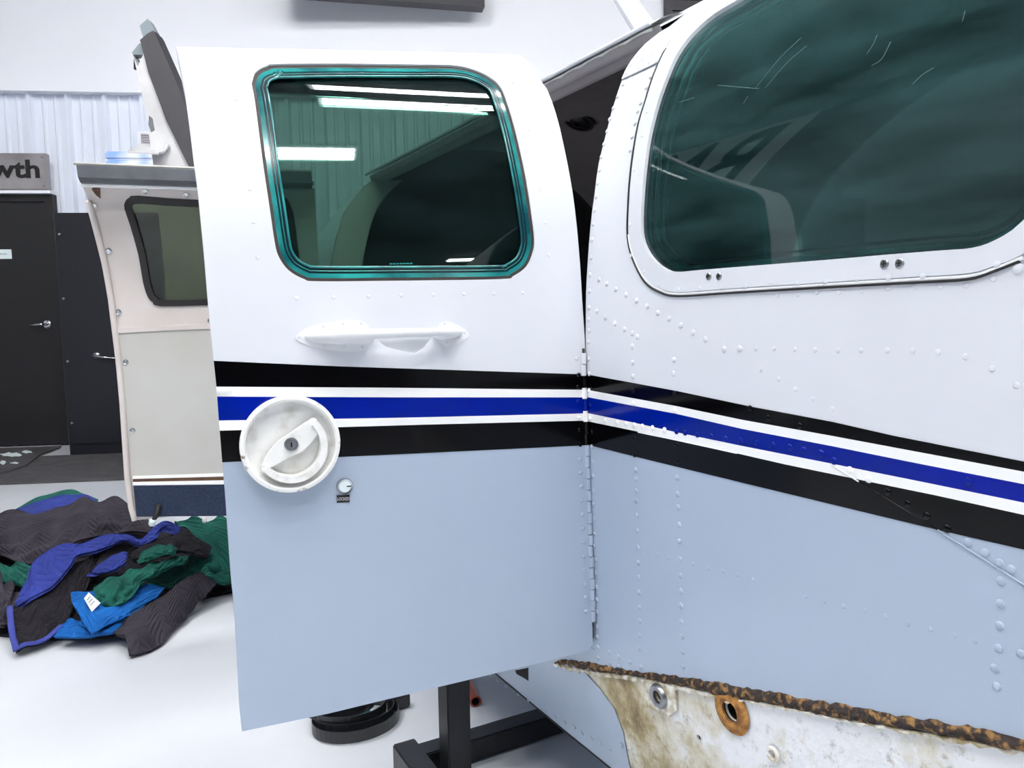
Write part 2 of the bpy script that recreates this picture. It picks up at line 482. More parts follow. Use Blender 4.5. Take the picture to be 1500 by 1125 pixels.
# ------------------------------------------------------------------ the hangar shell
XL, XR, YN, ZC = -3.3, 9.0, -15.0, 4.95
tag(box('floor', (3, -2.5, -0.05), (18, 27, 0.1), M['floor']), kind='structure')
tag(box('ceiling', (3, -2.5, ZC + 0.05), (18, 27, 0.1), M['ceiling']), kind='structure')
tag(box('wall_left', (XL - 0.05, -2.0, ZC / 2), (0.1, 26, ZC), M['farwall']), kind='structure')
tag(box('wall_right', (XR + 0.05, -5.0, ZC / 2), (0.1, 20, ZC), M['farwall']), kind='structure')
tag(box('wall_front', (3, YN - 0.05, ZC / 2), (13, 0.1, ZC), M['farwall']), kind='structure')
ztrim = ws(100, 133.5, WALLD)[1]
smin, smax = -6.0, 8.0
wb = box('wall_back', wallp((smin + smax) / 2, ztrim / 2, WALLD + 0.06), (smax - smin, 0.1, ztrim), M['panel'], ax=WAX)
tag(wb, kind='structure')
wu = box('wall_upper', wallp((smin + smax) / 2, (ztrim + ZC) / 2, WALLD + 0.05), (smax - smin, 0.12, ZC - ztrim), M['wall'], ax=WAX)
tag(wu, kind='structure')
s40, s96 = ws(40.5, 137, WALLD)[0], ws(96, 137, WALLD)[0]
sp = s96 - s40
prof = [(0, 0), (.02, .045), (.10, .045), (.16, 0), (.36, 0), (.40, .014), (.45, .014), (.49, 0), (.67, 0), (.71, .014), (.76, .014), (.80, 0), (1.0, 0)]
pm = None
k0 = int(math.floor((smin - s40) / sp)) + 1
k1 = int(math.ceil((smax - s40) / sp)) - 1
for k in range(k0, k1):
    base = wallp(s40 + k * sp, 0, WALLD)
    if pm is None:
        rings = []
        for z in (0.0, ztrim - 0.005):
            rings.append([base + WD * (a * sp) + WN * (h + 0.004) + UZ * z for a, h in prof])
        # thickness: close at the back
        V = rings[0] + rings[1]; n = len(prof)
        F = [(j, j + 1, j + 1 + n, j + n) for j in range(n - 1)]
        pm = mesh('wall_panel', V, F, M['panel'], wb, origin=base)
    else:
        o = bpy.data.objects.new('wall_panel', pm.data); link(o, wb, base)
tr = box('trim_1', wallp((smin + smax) / 2, ztrim - 0.012, WALLD - 0.05), (smax - smin, 0.10, 0.035), M['wall'], ax=WAX); tag(tr, kind='structure')

# ceiling tubes: two-tube fixtures
def fixture(c, label, L=1.25, ax=(1, 0, 0)):
    ax = np.array(ax, float); ay = np.cross(UZ, ax); A3 = np.array([ax, ay, UZ])
    c = np.array(c, float)
    t = empty('ceiling_light', c, label, 'ceiling light', 'tube lights on the hangar ceiling')
    box('housing', c + [0, 0, 0.03], (L, 0.36, 0.06), M['plate'], t, A3, 0.008)
    for s in (-0.12, 0.0, 0.12):
        tube('light_tube', [c + ay * s - ax * (L / 2 - .03) - UZ * .02, c + ay * s + ax * (L / 2 - .03) - UZ * .02], 0.032, M['lens'], t, 10)
    return t
FZ = ZC - 0.07
def refl_at(px, py, z):
    u = on(DOOR, px, py, (.3, .3)); q = DOOR(*u); n = snormal(DOOR, *u); d = q - CAM; d /= np.linalg.norm(d); r = d - 2 * (d @ n) * n
    return q + r * ((z - q[2]) / r[2])
La = refl_at(608, 129, FZ); Lc = refl_at(600, 148, FZ); Lb = refl_at(430, 222, FZ)
lights = [(La[0], La[1], 'three-tube ceiling light mirrored as the long upper bar in the open door window'),
          (Lc[0] + .05, Lc[1], 'three-tube ceiling light mirrored just under the long upper bar in the door window'),
          (Lb[0] - .15, Lb[1], 'three-tube ceiling light mirrored as the left bar in the open door window'),
          (4.0, -12.4, 'three-tube ceiling light mirrored small at the foot of the open door window')]
for x, y in ((La[0] - 2.6, La[1]), (Lb[0] - 2.4, Lb[1]), (La[0] + 3.4, La[1]), (7.4, -8.5), (-.9, 2.6), (.1, 2.9), (-2.0, 1.2), (-1.0, -.9), (3.1, -1.5), (3.6, 1.6)):  # unseen lamps added as fill for the door, fuselage side and back wall
    lights.append((x, y, 'white three-tube fill light added out of view on the hangar ceiling, lit'))
for x, y, lb_ in lights:
    fixture((x, y, FZ), lb_)

# ------------------------------------------------------------------ the airplane
air = empty('airplane', AW(CENTER, 0.9, -0.77), 'white and grey airplane fuselage with black and blue stripes, both cabin doors open', 'airplane')

# --- front side skin with window opening
winpx = [(1086, 0), (1047.6, 23), (1016.7, 50), (993.5, 81), (978, 116), (964.5, 154.7), (952.9, 201), (946.3, 247.5), (942.4, 294), (941.3, 332.6),
         (945, 355.8), (956.7, 377), (974, 392.5), (993.5, 398.3), (1036, 395), (1190.7, 382.8), (1306.7, 373), (1384, 367), (1426.6, 363.5), (1461, 352), (1500, 325)]
win = onF(winpx)
win_rest = [(.322, .075), (.309, .12), (.305, .2), (.315, .29), (.335, .345), (.375, .385), (.44, .402), (.55, .405), (.66, .402), (.72, .393)]
WIN = smoothpoly(win + win_rest, 3, True)
seampx = [(1006, 40.5), (988, 57), (966, 95), (949, 143), (937.4, 181.7), (927.7, 239.7), (923, 294), (922, 344), (929.7, 377), (947, 410), (970, 425.3), (997, 430.4), (1074.7, 425.3), (1229, 415.7),
          (1345, 409), (1422.7, 404), (1461, 392.5), (1500, 377)]
seam = onF(seampx)
SEAM = smoothpoly(seam + [(.315, .035), (.285, .08), (.275, .14), (.275, .22), (.285, .31), (.31, .37), (.36, .412), (.44, .43), (.6, .432), (.76, .43), (.84, .41)], 3, True)
edgepx = [(967.7, 49), (946.4, 66), (925, 91.7), (911, 117), (903.7, 138.7), (896.3, 162), (888.8, 192), (877, 239), (871, 283), (864.9, 332.6), (861, 382), (858.4, 428), (858, 474), (857.6, 512), (860, 600), (863, 690), (866, 800), (869, 905), (871, 968)]
EDGE = onF(edgepx)
strip_top = onF([(822, 965), (871, 971.5), (926, 983), (980.7, 988.8), (1035, 997), (1090, 1006.5), (1140, 1015.5), (1230, 1032), (1320, 1048.5), (1410, 1062), (1500, 1081.5)])
strip_bot = onF([(811, 971), (871, 983), (926, 989), (980.7, 1001), (1062.7, 1020), (1110, 1027.5), (1200, 1045.5), (1290, 1062), (1380, 1077), (1500, 1099.5)])
YF = -0.75   # foremost built station
def ext(line, y):  # carry a line forward
    (ya, za), (yb, zb) = line[-2], line[-1]
    return (y, zb + (zb - za) / (yb - ya) * (y - yb))
mid_cut = [(1.0, -.205), (.6, -.2), (.335, -.192), (YF - .1, -.19)]
st_mid = [((a[0] + b[0]) / 2, (a[1] + b[1]) / 2) for a, b in zip(strip_top[1:], strip_bot[1:] + [strip_bot[-1]])]
low_line = [(p[0], p[1] - .006) for p in strip_top[1:]]
zf = -.335
skin_out = [(EDGE[0][0], .46)] + EDGE + low_line + [(.1, -.345), (YF, zf), (YF, .46)]
def mid_z(y): return float(np.interp(y, [YF, .335, .6, 1.0], [-.19, -.192, -.2, -.205]))
sheet('side_skin', skin_out, FUS, [M['white'], M['grey']], air, holes=[WIN], step=.035, thick=.0025,
      mfun=lambda c: 0 if c[1] > mid_z(c[0]) else 1, cuts=[[(.93, mid_z(.93)), (.6, -.2), (.335, -.192), (YF + .05, -.19)]])
# window trim ring and its welt
def shrink(poly, d):
    P = np.array(poly); c = P.mean(0); out = []
    n = len(P)
    area = 0.5 * np.sum(P[:, 0] * np.roll(P[:, 1], -1) - np.roll(P[:, 0], -1) * P[:, 1])
    for i in range(n):
        t = P[(i + 1) % n] - P[i - 1]; t /= np.linalg.norm(t) + 1e-12
        nn = np.array([-t[1], t[0]]) * (1 if area > 0 else -1)
        out.append(tuple(P[i] + nn * d))
    return out
sheet('window_trim', shrink(SEAM, .002), FUS, M['white'], air, holes=[WIN], step=.03, thick=.003, off=.003)
lowseam = [s for s in smoothpoly(seam, 4)]
tube('trim_welt', [FUS(*p) + snormal(FUS, *p) * .001 for p in lowseam[28:]], .0019, M['bright'], air, 6)
tube('trim_gap', [FUS(*p) + snormal(FUS, *p) * .0012 for p in [(q[0] + .0025, q[1] - .0028) for q in lowseam]], .0014, M['rubber'], air, 6)
pb = sheet('window_pane', shrink(WIN, -.004), FUS, M['panebig'], air, step=.035, thick=.006, off=-.002)
tag(pb, 'large tinted teal side window pane with scratches')
for d_, r_, mm in ((.005, .0032, 'teal'), (.013, .0018, 'tealdark')):
    tube('pane_edge', [FUS(*p) - snormal(FUS, *p) * .009 for p in shrink(WIN, d_)], r_, M[mm], air, 6, closed=True)
# fine scratches in the pane
for a in ([(1105, 128), (1140, 85), (1172, 54)], [(1119, 128), (1150, 92), (1180, 66)], [(1087, 151), (1094, 140)], [(1003, 138), (1005, 132)], [(993, 149), (1016, 142)], [(1283, 50), (1278, 62), (1268, 78)], [(1335, 122), (1350, 108), (1366, 98)], [(1408, 30), (1412, 15)], [(1275, 95), (1290, 85), (1303, 60)], [(1050, 124), (1110, 129)]):
    tube('scratch', [FUS(*p) - snormal(FUS, *p) * .0018 for p in smoothpoly(onF(a), 3)], .0002, M['scratch'], air, 4)
# overlay plate at the door post
plate = onF([(912, 117), (938, 105), (965.6, 91.7), (976, 72.5), (992, 54), (1006, 40.5), (1013, 30)])
plate += [(.90, .395), (.93, .402)] + EDGE[0:3]
sheet('patch_plate', plate, FUS, M['white'], air, step=.03, thick=.0015, off=.0026)

# stripes on the side
def band(name, top, bot, surf, mt, parent, off=.0006, conv=onF, fwd=None):
    T = conv(top); B = conv(bot)
    if fwd is not None:
        T = T + [ext(T, fwd)]; B = B + [ext(B, fwd)]
    return sheet(name, T + B[::-1], surf, mt, parent, step=.03, thick=.0005, off=off)
f_b1t = [(859, 548.3), (990.7, 572.5), (1100, 595.5), (1220, 618), (1308, 638), (1500, 676)]
f_b1b = [(860, 571), (990.7, 594.7), (1086.7, 614.7), (1220, 638.5), (1500, 690.8)]
f_blt = [(860, 581.5), (990.7, 606), (1086.7, 628), (1220, 653.5), (1326, 675), (1500, 709)]
f_blb = [(861, 605), (926.7, 618.5), (990.7, 633), (1087, 653), (1223.6, 680), (1358, 707), (1500, 736)]
f_b2t = [(861, 617), (990.7, 643.5), (1086.7, 665.5), (1150, 680), (1258.8, 702.4), (1374, 726), (1500, 754)]
f_b2b = [(863, 652), (977, 680), (1150, 722), (1374, 776), (1500, 804.7)]
band('black_stripe', f_b1t, f_b1b, FUS, M['black'], air, fwd=-.6)
band('white_stripe', f_b1b, f_blt, FUS, M['bright'], air, fwd=-.6)
band('blue_stripe', f_blt, f_blb, FUS, M['blue'], air, fwd=-.6)
band('white_stripe', f_blb, f_b2t, FUS, M['bright'], air, fwd=-.6)
band('black_stripe', f_b2t, f_b2b, FUS, M['black'], air, fwd=-.6)
# lap joint
lap = onF([(1080, 664), (1150, 672), (1219, 681), (1258.8, 705.6), (1374, 776), (1431.5, 812.7), (1500, 856)])
lap.append(ext(lap, .15))
def lapline(px_, mm):
    tube('lap_joint', [FUS(*p) + snormal(FUS, *p) * .0006 for p in resample(onF(px_), .03, False)], .0008, M[mm], air, 6)
lapline([(935, 633), (1000, 646.5), (1080, 664)], 'bright')
lapline([(1219, 681), (1258.8, 705.6)], 'bright')
lapline([(1258.8, 705.6), (1374, 776)], 'black')
lapline([(1374, 776), (1431.5, 812.7), (1500, 856), (1600, 920)], 'grey')

# --- lower body: grey skin under the sill and the stained wing root
grey_cut = onF([(855, 984), (877, 1009), (898.7, 1039), (912, 1075), (920.5, 1121)])
low_aft = [(.99, -.548), (1.25, -.548), (2.40, -.548), (2.40, -.775), (1.4, -.775), (1.1, -.765), (.9, -.757), (.80, -.755)]
gc = [p for p in grey_cut]
lower_out = [low_line[0], (.953, -.53), (.957, -.50), (.964, -.53), (.985, -.546)] + low_aft[1:7] + [(gc[-1][0] - .012, -.756)] + gc[::-1]
sheet('lower_skin', lower_out, FUS, M['grey'], air, step=.035, thick=.002)
root_out = strip_bot[1:] + [(.1, -.372), (YF, -.36), (YF, -.755), (gc[-1][0] - .012, -.756)] + gc[::-1]
fit_c = onF([(967, 1019)])[0]; rust_c = onF([(1071, 1042)])[0]; sm_c = onF([(1133, 1104.6)])[0]; tn_c = onF([(1021, 1082)])[0]
def circ(c, r, n=18): return [(c[0] + r * math.cos(2 * math.pi * k / n), c[1] + r * math.sin(2 * math.pi * k / n)) for k in range(n)]
# up to the strip so that no gap shows
root_out = [(p[0], p[1] + .008) for p in strip_bot[1:]] + root_out[len(strip_bot) - 1:]
sheet('wing_root_panel', root_out, FUS, M['stained'], air, holes=[circ(fit_c, .0085), circ(rust_c, .0125), circ(sm_c, .006), circ(tn_c, .004)], step=.025, thick=.003, off=-.003)
bd_ = sheet('root_backing', [(p[0], p[1]) for p in [(.2, -.30), (.98, -.55), (.9, -.75), (.2, -.74)]], FUS, M['bore'], air, step=.08, thick=.004, off=-.05)
# rough sealant strip
random.seed(3)
T = resample(strip_top + [(.1, -.342), (YF, -.33)], .010, False); B = resample(strip_bot + [(.1, -.366), (YF, -.352)], .010, False)
nT = 150
def along(L, n):
    L = np.array(L); d = np.r_[0, np.cumsum(np.linalg.norm(np.diff(L, axis=0), axis=1))]
    return [tuple(np.array([np.interp(t, d, L[:, 0]), np.interp(t, d, L[:, 1])])) for t in np.linspace(0, d[-1], n)]
T = along(T, 260); B = along(B, 260); rings = []
for a, b in zip(T, B):
    a = np.array(a) + [0, random.uniform(-.0018, .0018)]; b = np.array(b) + [0, random.uniform(-.003, .003)]
    r = []
    for t in (0, .15, .35, .55, .75, 1.0):
        q = a + (b - a) * t; h = .0005 + math.sin(math.pi * t) * random.uniform(.002, .006)
        r.append(FUS(*q) + snormal(FUS, *q) * h)
    for t in (1.0, 0):
        q = a + (b - a) * t; r.append(FUS(*q) - snormal(FUS, *q) * .004)
    rings.append(r)
loft('sealant_strip', rings, M['corrode'], air)
rings = []
for (a, b) in zip(T, B):
    b = np.array(b); h = random.uniform(.004, .010) if b[0] > .66 else random.uniform(.001, .006)
    if b[0] < .3: h = .002
    r = []
    for t, o_ in ((-.001, .0008), (.5, .0022), (1.0, .0012), (1.0, -.004), (-.001, -.004)):
        q = b - np.array([0, h * t]); r.append(FUS(*q) + snormal(FUS, *q) * o_)
    rings.append(r)
loft('flaking_edge', rings, M['flake'], air)
# belly sheet, edge seam
yb = [YF, .4, .8, .95, 1.1, 1.4, 2.4]; zbv = [-.755, -.755, -.756, -.758, -.765, -.775, -.775]
V = []; F = []
for y, z in zip(yb, zbv):
    V += [FUS(y, z), AW(CENTER, y, z - .03), FAR(y, z)]
for i in range(len(yb) - 1):
    for j in range(2): F.append((3 * i + j, 3 * i + j + 1, 3 * i + j + 4, 3 * i + j + 3))
mesh('belly_skin', V, F, M['grey'], air)
tube('belly_seam', [FUS(y, z - .001) for y, z in zip(yb, zbv)], .0022, M['darkmetal'], air, 6)
# wing-attach fittings
def fn(c): return snormal(FUS, *c)
fp = sheet('fitting_plate', onF([(946, 996), (972, 1000), (990, 1010), (992, 1040), (980, 1049), (948, 1036)]), FUS, M['flake'], air, holes=[circ(fit_c, .0085)], step=.02, thick=.003, off=.0015)
lathe('fitting_washer', FUS(*fit_c), fn(fit_c), [(.0085, .001), (.0085, .006), (.011, .0075), (.0145, .007), (.017, .004), (.0175, .0008)], M['steel'], air, cap=False)
lathe('fitting_bore', FUS(*fit_c), fn(fit_c), [(.0086, .003), (.0086, -.03), (.0001, -.03)], M['brown'], air, cap=False)
lathe('rusty_ring', FUS(*rust_c), fn(rust_c), [(.0125, .0), (.0128, .003), (.018, .0035), (.026, .002), (.029, -.0005)], M['rust'], air, cap=False)
lathe('fitting_bore', FUS(*rust_c), fn(rust_c), [(.0126, .002), (.0126, -.05), (.0001, -.05)], M['bore'], air, cap=False)
lathe('grommet', FUS(*sm_c), fn(sm_c), [(.0052, .0), (.0055, .003), (.0085, .0032), (.0095, 0)], M['flake'], air, cap=False)
# access hole under the door
hole = onF([(755, 982), (774, 978), (774, 997), (768, 993), (757, 987)])
sheet('access_hole', hole, FUS, M['bore'], air, step=.03, thick=.001, off=.0008)

# --- roof, far side, tail cone
SECT = [(PROF(z), z) for z in (.40, .43, .46)] + [(.34, .50), (.42, .53), (.50, .545), (.58, .55)]
def sect_full():
    s = SECT + [(1.16 - p, z) for p, z in SECT[-2::-1]]
    return s + [(1.16 - PROF(z), z) for z in (.33, .25, .15, .05, -.1)]
S = sect_full()
def shell(name, ys, sec, mt, off=0.0, dz=0.0, parent=air, scale=None):
    V = []; F = []; n = len(sec)
    for i, y in enumerate(ys):
        k = 1.0 if scale is None else scale[i]
        for p, z in sec:
            pp = .58 + (p - .58) * k; zz = .0 + z * k
            V.append(AW(HX + pp, y, zz + dz))
    for i in range(len(ys) - 1):
        for j in range(n - 1): F.append((i * n + j, i * n + j + 1, (i + 1) * n + j + 1, (i + 1) * n + j))
    return mesh(name, V, F, mt, parent, True)
R1 = [s for s in S if True][2:]          # from z .46 near side over to the far side
shell('roof_skin', [YF, 0, .5, EDGE[0][0]], R1, M['white'])
R2 = [(PROF(.434), .434)] + S[2:]
shell('roof_skin', [EDGE[0][0], 1.3, 1.8, 2.4], R2, M['white'])
fw_ = [(.62, .05), (.60, .33), (.56, .36), (.28, .37), (.20, .34), (.18, .30), (.18, .07), (.22, .035), (.58, .03)]
sheet('far_skin', [(YF, -.1), (2.4, -.1), (2.4, -.775), (YF, -.775)], FAR, M['grey'], air, step=.12, thick=.002, flip=(1, 0, 0))
# liner inside (dark), floor, bulkheads
LIN = [(.58 + (p - .58) * .93, z * .93) for p, z in S[2:]]
shell('headliner', [YF, .0, .5, .9], LIN, M['interior'])
LIN2 = [(.208, .392), (.235, .412)] + [(.58 + (p - .58) * .93, z * .93) for p, z in S[3:]]
shell('headliner', [.9, 1.3, 1.8, 2.38], LIN2, M['interior'])
V = [AW(HX + 1.1, YF, -.1), AW(HX + 1.1, 2.38, -.1), AW(HX + 1.1, 2.38, -.56), AW(HX + 1.1, YF, -.56)]
mesh('far_liner', V, [(0, 1, 2, 3)], M['interiordark'], air)
V = [AW(HX + .015, YF, -.56), AW(HX + 1.12, YF, -.56), AW(HX + 1.12, 2.39, -.56), AW(HX + .015, 2.39, -.56)]
mesh('cabin_floor', V, [(0, 1, 2, 3)], M['interiordark'], air)
def bulk(y, mt, name, k=.985):
    sec = [(PROF(z), z) for z in np.linspace(-.56, .46, 14)] + SECT[3:] + [(1.16 - p, z) for p, z in SECT[-2::-1]] + [(1.16 - PROF(z), z) for z in np.linspace(.33, -.56, 10)]
    V = [AW(HX + .58 + (p - .58) * k, y, z * k) for p, z in sec]
    return mesh(name, V, [tuple(range(len(V)))], mt, air)
bulk(YF + .01, M['interiordark'], 'front_bulkhead')
# aft frame ring round the opening's rear edge (a light post) and tail cone
sec_full = [(PROF(z), z) for z in np.linspace(-.77, .46, 16)] + SECT[3:] + [(1.16 - p, z) for p, z in SECT[-2::-1]] + [(1.16 - PROF(z), z) for z in np.linspace(.33, -.77, 12)]
shell('tail_cone', [2.38, 2.8, 3.3, 3.8, 4.2], sec_full + [sec_full[0]], M['white'], scale=[1.0, .93, .8, .66, .55])
V = [AW(HX + .58 + (p - .58) * .55, 4.2, z * .55) for p, z in sec_full]
mesh('tail_bulkhead', V, [tuple(range(len(V)))], M['grey'], air)
ap = []
for z in np.linspace(-.55, .40, 24):
    ap.append((z, PROF(z)))
V = []; F = []
for z, p in ap:
    V += [AW(HX + p + .002, 2.379, z), AW(HX + p + .10, 2.375, z)]
for i in range(len(ap) - 1): F.append((2 * i, 2 * i + 1, 2 * i + 3, 2 * i + 2))
mesh('aft_door_post', V, F, M['beige'], air)
bulk(2.42, M['interiordark'], 'aft_bulkhead', .98)
# front jamb of the opening
V = []; F = []
js = [(y - .001, z) for y, z in EDGE]
for y, z in js:
    V += [AW(HX + PROF(z) + .002, y, z), AW(HX + PROF(z) + .05, y + .002, z - .005), AW(HX + PROF(z) + .06, y - .05, z - .005)]
for i in range(len(js) - 1):
    for j in (0, 1): F.append((3 * i + j, 3 * i + j + 1, 3 * i + j + 4, 3 * i + j + 3))
mesh('door_jamb', V, F, M['interiordark'], air)
# sill of the opening
V = [AW(HX + .001, .96, -.548), AW(HX + .001, 2.38, -.548), AW(HX + .05, 2.38, -.55), AW(HX + .05, .96, -.55)]
mesh('door_sill', V, [(0, 1, 2, 3)], M['steel'], air)
# gutter and trim rail above the opening
gx, gz = .804, .418
g0 = .985
tube('gutter', [AW(gx, g0, gz), AW(gx, 1.3, gz), AW(gx, 1.8, gz), AW(gx, 2.4, gz)], .0042, M['white'], air, 6, up=(0, 0, 1))
V = []; F = []
gp = [(gx - .004, gz - .004), (gx + .012, gz + .006), (gx + .03, gz + .012), (gx + .056, gz + .018)]
for y in (.969, 1.3, 1.8, 2.4):
    V += [AW(x, y, z) for x, z in gp]
for i in range(3):
    for j in range(3): F.append((4 * i + j, 4 * i + j + 1, 4 * i + j + 5, 4 * i + j + 4))
mesh('gutter_flange', V, F, M['white'], air)
pts = []
for k in range(64):
    y = .985 + k * .022; pts.append(AW(gx + .004, y, gz - .0075 + (.001 if k % 3 else -.001)))
tube('door_seal', pts, [.0022 if k % 3 else .0032 for k in range(64)], M['worn'], air, 6)
rails = [(gx + .006, gz - .006), (gx + .012, gz - .017), (gx + .020, gz - .022), (gx + .026, gz - .020), (gx + .032, gz - .028), (gx + .05, gz - .026)]
V = []; F = []; n = len(rails)
for y in (.969, 1.3, 1.8, 2.39): V += [AW(x, y, z) for x, z in rails]
for i in range(3):
    for j in range(n - 1): F.append((n * i + j, n * i + j + 1, n * (i + 1) + j + 1, n * (i + 1) + j))
mesh('trim_rail', V, F, M['trimgrey'], air, True)
# ceiling air vents
for (px, py) in ((848, 178), (884, 222)):
    r = ray(px, py); 
    best = None
    for t in np.linspace(.8, 3, 2000):
        q = MA.T @ (r * t); p = q[0] - HX
        zc = np.interp(p, [a for a, b in LIN2[:9]], [b for a, b in LIN2[:9]])
        if q[2] > zc - .004: best = q; break
    if best is None: continue
    c = AW(*best); nn = MA @ np.array([-.45, -.1, -.9])
    lathe('air_vent', c, nn, [(.045, -.004), (.045, .003), (.036, .005), (.034, -.004)], M['rubber'], air, 24, cap=False)
    lathe('vent_eyeball', c, nn, [(.033, -.006), (.028, .004), (.018, .010), (.010, .011), (.009, .004), (.0005, .004)], M['darkmetal'], air, 24, cap=False)

# --- rivets
def rivet_mesh(r, h, mt, name):
    me = bpy.data.meshes.new(name); V = []; F = []; s = 10
    prof = [(r, 0), (r * .93, h * .5), (r * .62, h * .9), (0, h)]
    for rr, hh in prof[:-1]:
        V += [(rr * math.cos(2 * math.pi * k / s), rr * math.sin(2 * math.pi * k / s), hh) for k in range(s)]
    V.append((0, 0, h))
    for i in range(2):
        for k in range(s): F.append((i * s + k, i * s + (k + 1) % s, (i + 1) * s + (k + 1) % s, (i + 1) * s + k))
    for k in range(s): F.append((2 * s + k, 2 * s + (k + 1) % s, 3 * s))
    me.from_pydata(V, [], F); me.materials.append(mt)
    me.polygons.foreach_set('use_smooth', np.ones(len(F), dtype=bool))
    return me
RV = {k: rivet_mesh(.0040, .0019, M[k], 'rivet_' + k) for k in ('white', 'grey', 'black', 'blue', 'bright')}
RS = {k: rivet_mesh(.0030, .0007, M[k], 'flush_rivet_' + k) for k in ('white', 'grey', 'black', 'blue', 'bright')}
def rivet(surf, p, me, parent, off=.0, name='rivet', sc=1.0):
    c = surf(*p); n = snormal(surf, *p)
    o = bpy.data.objects.new(name, me); link(o, parent, c + n * (off - .0002))
    o.rotation_mode = 'QUATERNION'; o.rotation_quaternion = Vector(n).to_track_quat('Z', 'Y'); o.scale = (sc, sc, sc)
    return o
def edge_y(L, x): return float(np.interp(x, [p[0] for p in L], [p[1] for p in L]))
def paint_at(x, y, L):
    a = [edge_y(l, x) for l in L]
    return 'white' if y < a[0] else 'black' if y < a[1] else 'bright' if y < a[2] else 'blue' if y < a[3] else 'bright' if y < a[4] else 'black' if y < a[5] else 'grey'
FL = (f_b1t, f_b1b, f_blt, f_blb, f_b2t, f_b2b)
fr_px = []
def Z(o, s, L): fr_px.extend([(o[0] + a / s, o[1] + b / s) for a, b in L])
Z((820, 380), 3.75, [(165, 85), (163, 173), (160, 267), (158, 330), (160, 392), (157, 452), (158, 545), (162, 628), (215, 112), (257, 135), (307, 164), (364, 195), (422, 227), (480, 258), (539, 293), (601, 326), (665, 362), (732, 402), (801, 438), (903, 493), (989, 490),
  (203, 286), (251, 320), (303, 352), (356, 385), (397, 405), (426, 425), (398, 478), (400, 568), (401, 643), (402, 720), (407, 790), (412, 985), (412, 1072), (627, 552), (625, 628), (633, 738), (635, 830), (643, 1020), (646, 1108),
  (163, 720), (166, 797), (168, 875), (175, 948), (251, 888), (316, 895), (365, 903), (412, 910), (457, 917), (512, 926), (578, 937), (643, 945), (690, 952), (757, 962), (835, 972), (912, 985), (995, 995), (1088, 1010), (1172, 1020), (1265, 1032), (1342, 1048), (1441, 1068), (1047, 820), (1146, 872), (1320, 915)])
Z((800, 640), 3.126, [(210, 45), (212, 110), (214, 178), (215, 244), (217, 307), (220, 375), (222, 440), (223, 497), (227, 560), (228, 623), (231, 686), (232, 743), (233, 800), (232, 868), (234, 917), (237, 963), (238, 1012), (410, 150), (411, 192), (413, 248), (413, 292), (415, 360), (417, 430), (420, 505), (421, 575), (424, 642), (425, 712), (428, 780), (430, 843), (428, 910), (427, 970), (290, 988), (333, 1008), (383, 1030), (291, 1032), (333, 1048), (434, 1052),
  (602, 187), (603, 262), (605, 322), (610, 403), (612, 480), (614, 560), (616, 635), (618, 705), (618, 772), (620, 845), (621, 913), (625, 983), (627, 1050)])
Z((1150, 640), 3.126, [(299, 152), (385, 193), (470, 252), (562, 308), (650, 362), (743, 420), (838, 483), (918, 531), (983, 578), (1037, 607), (988, 659), (986, 763), (983, 864), (976, 968), (960, 1060), (1080, 992), (840, 205), (165, 75), (225, 110)])
Z((1050, 930), 3.3333, [(1358, 165), (1368, 252)])
Z((780, 130), 2.616, [(297, 117), (287, 163), (275, 212), (265, 260), (257, 312), (250, 362), (245, 413), (238, 465), (233, 518), (228, 578), (225, 647)])
Z((780, 0), 4.6875, [(557, 742), (586, 664), (626, 577), (672, 1030), (685, 938), (705, 847), (725, 760), (744, 705), (782, 600), (812, 525), (868, 484)])
for x, y in fr_px:
    k = paint_at(x, y, FL)
    rivet(FUS, on(FUS, x, y, (.7, 0)), RV[k], air, .0006 if k in ('black', 'blue', 'bright') else 0)
fl_px = []
def Z2(o, s, L): fl_px.extend([(o[0] + a / s, o[1] + b / s) for a, b in L])
Z2((1100, 380), 3.75, [(27, 490), (127, 490), (240, 495), (352, 498), (480, 500), (603, 500), (747, 500), (887, 503), (1027, 510), (1178, 535), (1324, 601), (1457, 692), (53, 607), (152, 657), (244, 713), (340, 767), (447, 823), (148, 197), (257, 193), (363, 180), (483, 180), (610, 172), (752, 158), (895, 153), (1040, 147), (1182, 142), (1332, 108)])
Z2((1150, 640), 3.126, [(93, 730), (177, 750), (268, 775), (366, 793), (463, 821), (560, 855), (668, 879), (775, 908), (868, 934)])
Z2((800, 640), 3.126, [(465, 527), (512, 538), (562, 555), (672, 582), (740, 602), (810, 615), (876, 632), (950, 652)])
for x, y in fl_px:
    rivet(FUS, on(FUS, x, y, (.7, 0)), RS[paint_at(x, y, FL)], air)
trim_px = [(1100 + a / 3.75, 380 + b / 3.75) for a, b in [(120, 133), (267, 128), (420, 122), (590, 107), (765, 102), (955, 93), (1362, 27)]] + [(820 + a / 3.75, 380 + b / 3.75) for a, b in [(660, 163), (777, 158), (897, 155), (1028, 146), (550, 142), (470, 70)]] + [(926, 375), (925, 330), (931, 250), (943, 200), (950, 165)]
for x, y in trim_px: rivet(FUS, on(FUS, x, y, (.7, 0)), RS['white'], air, .003)
rivet(FUS, on(FUS, 1491.7, 393.5, (.7, 0)), RV['white'], air, 0, sc=1.2)
for a, b in [(808, 440), (735, 478), (857, 425), (762, 420), (835, 383), (908, 338), (980, 258), (648, 518), (683, 460), (725, 400), (765, 355)]:
    rivet(FUS, on(FUS, 780 + a / 4.6875, b / 4.6875, (.9, .35)), RS['grey'], air, .0026, sc=.9)
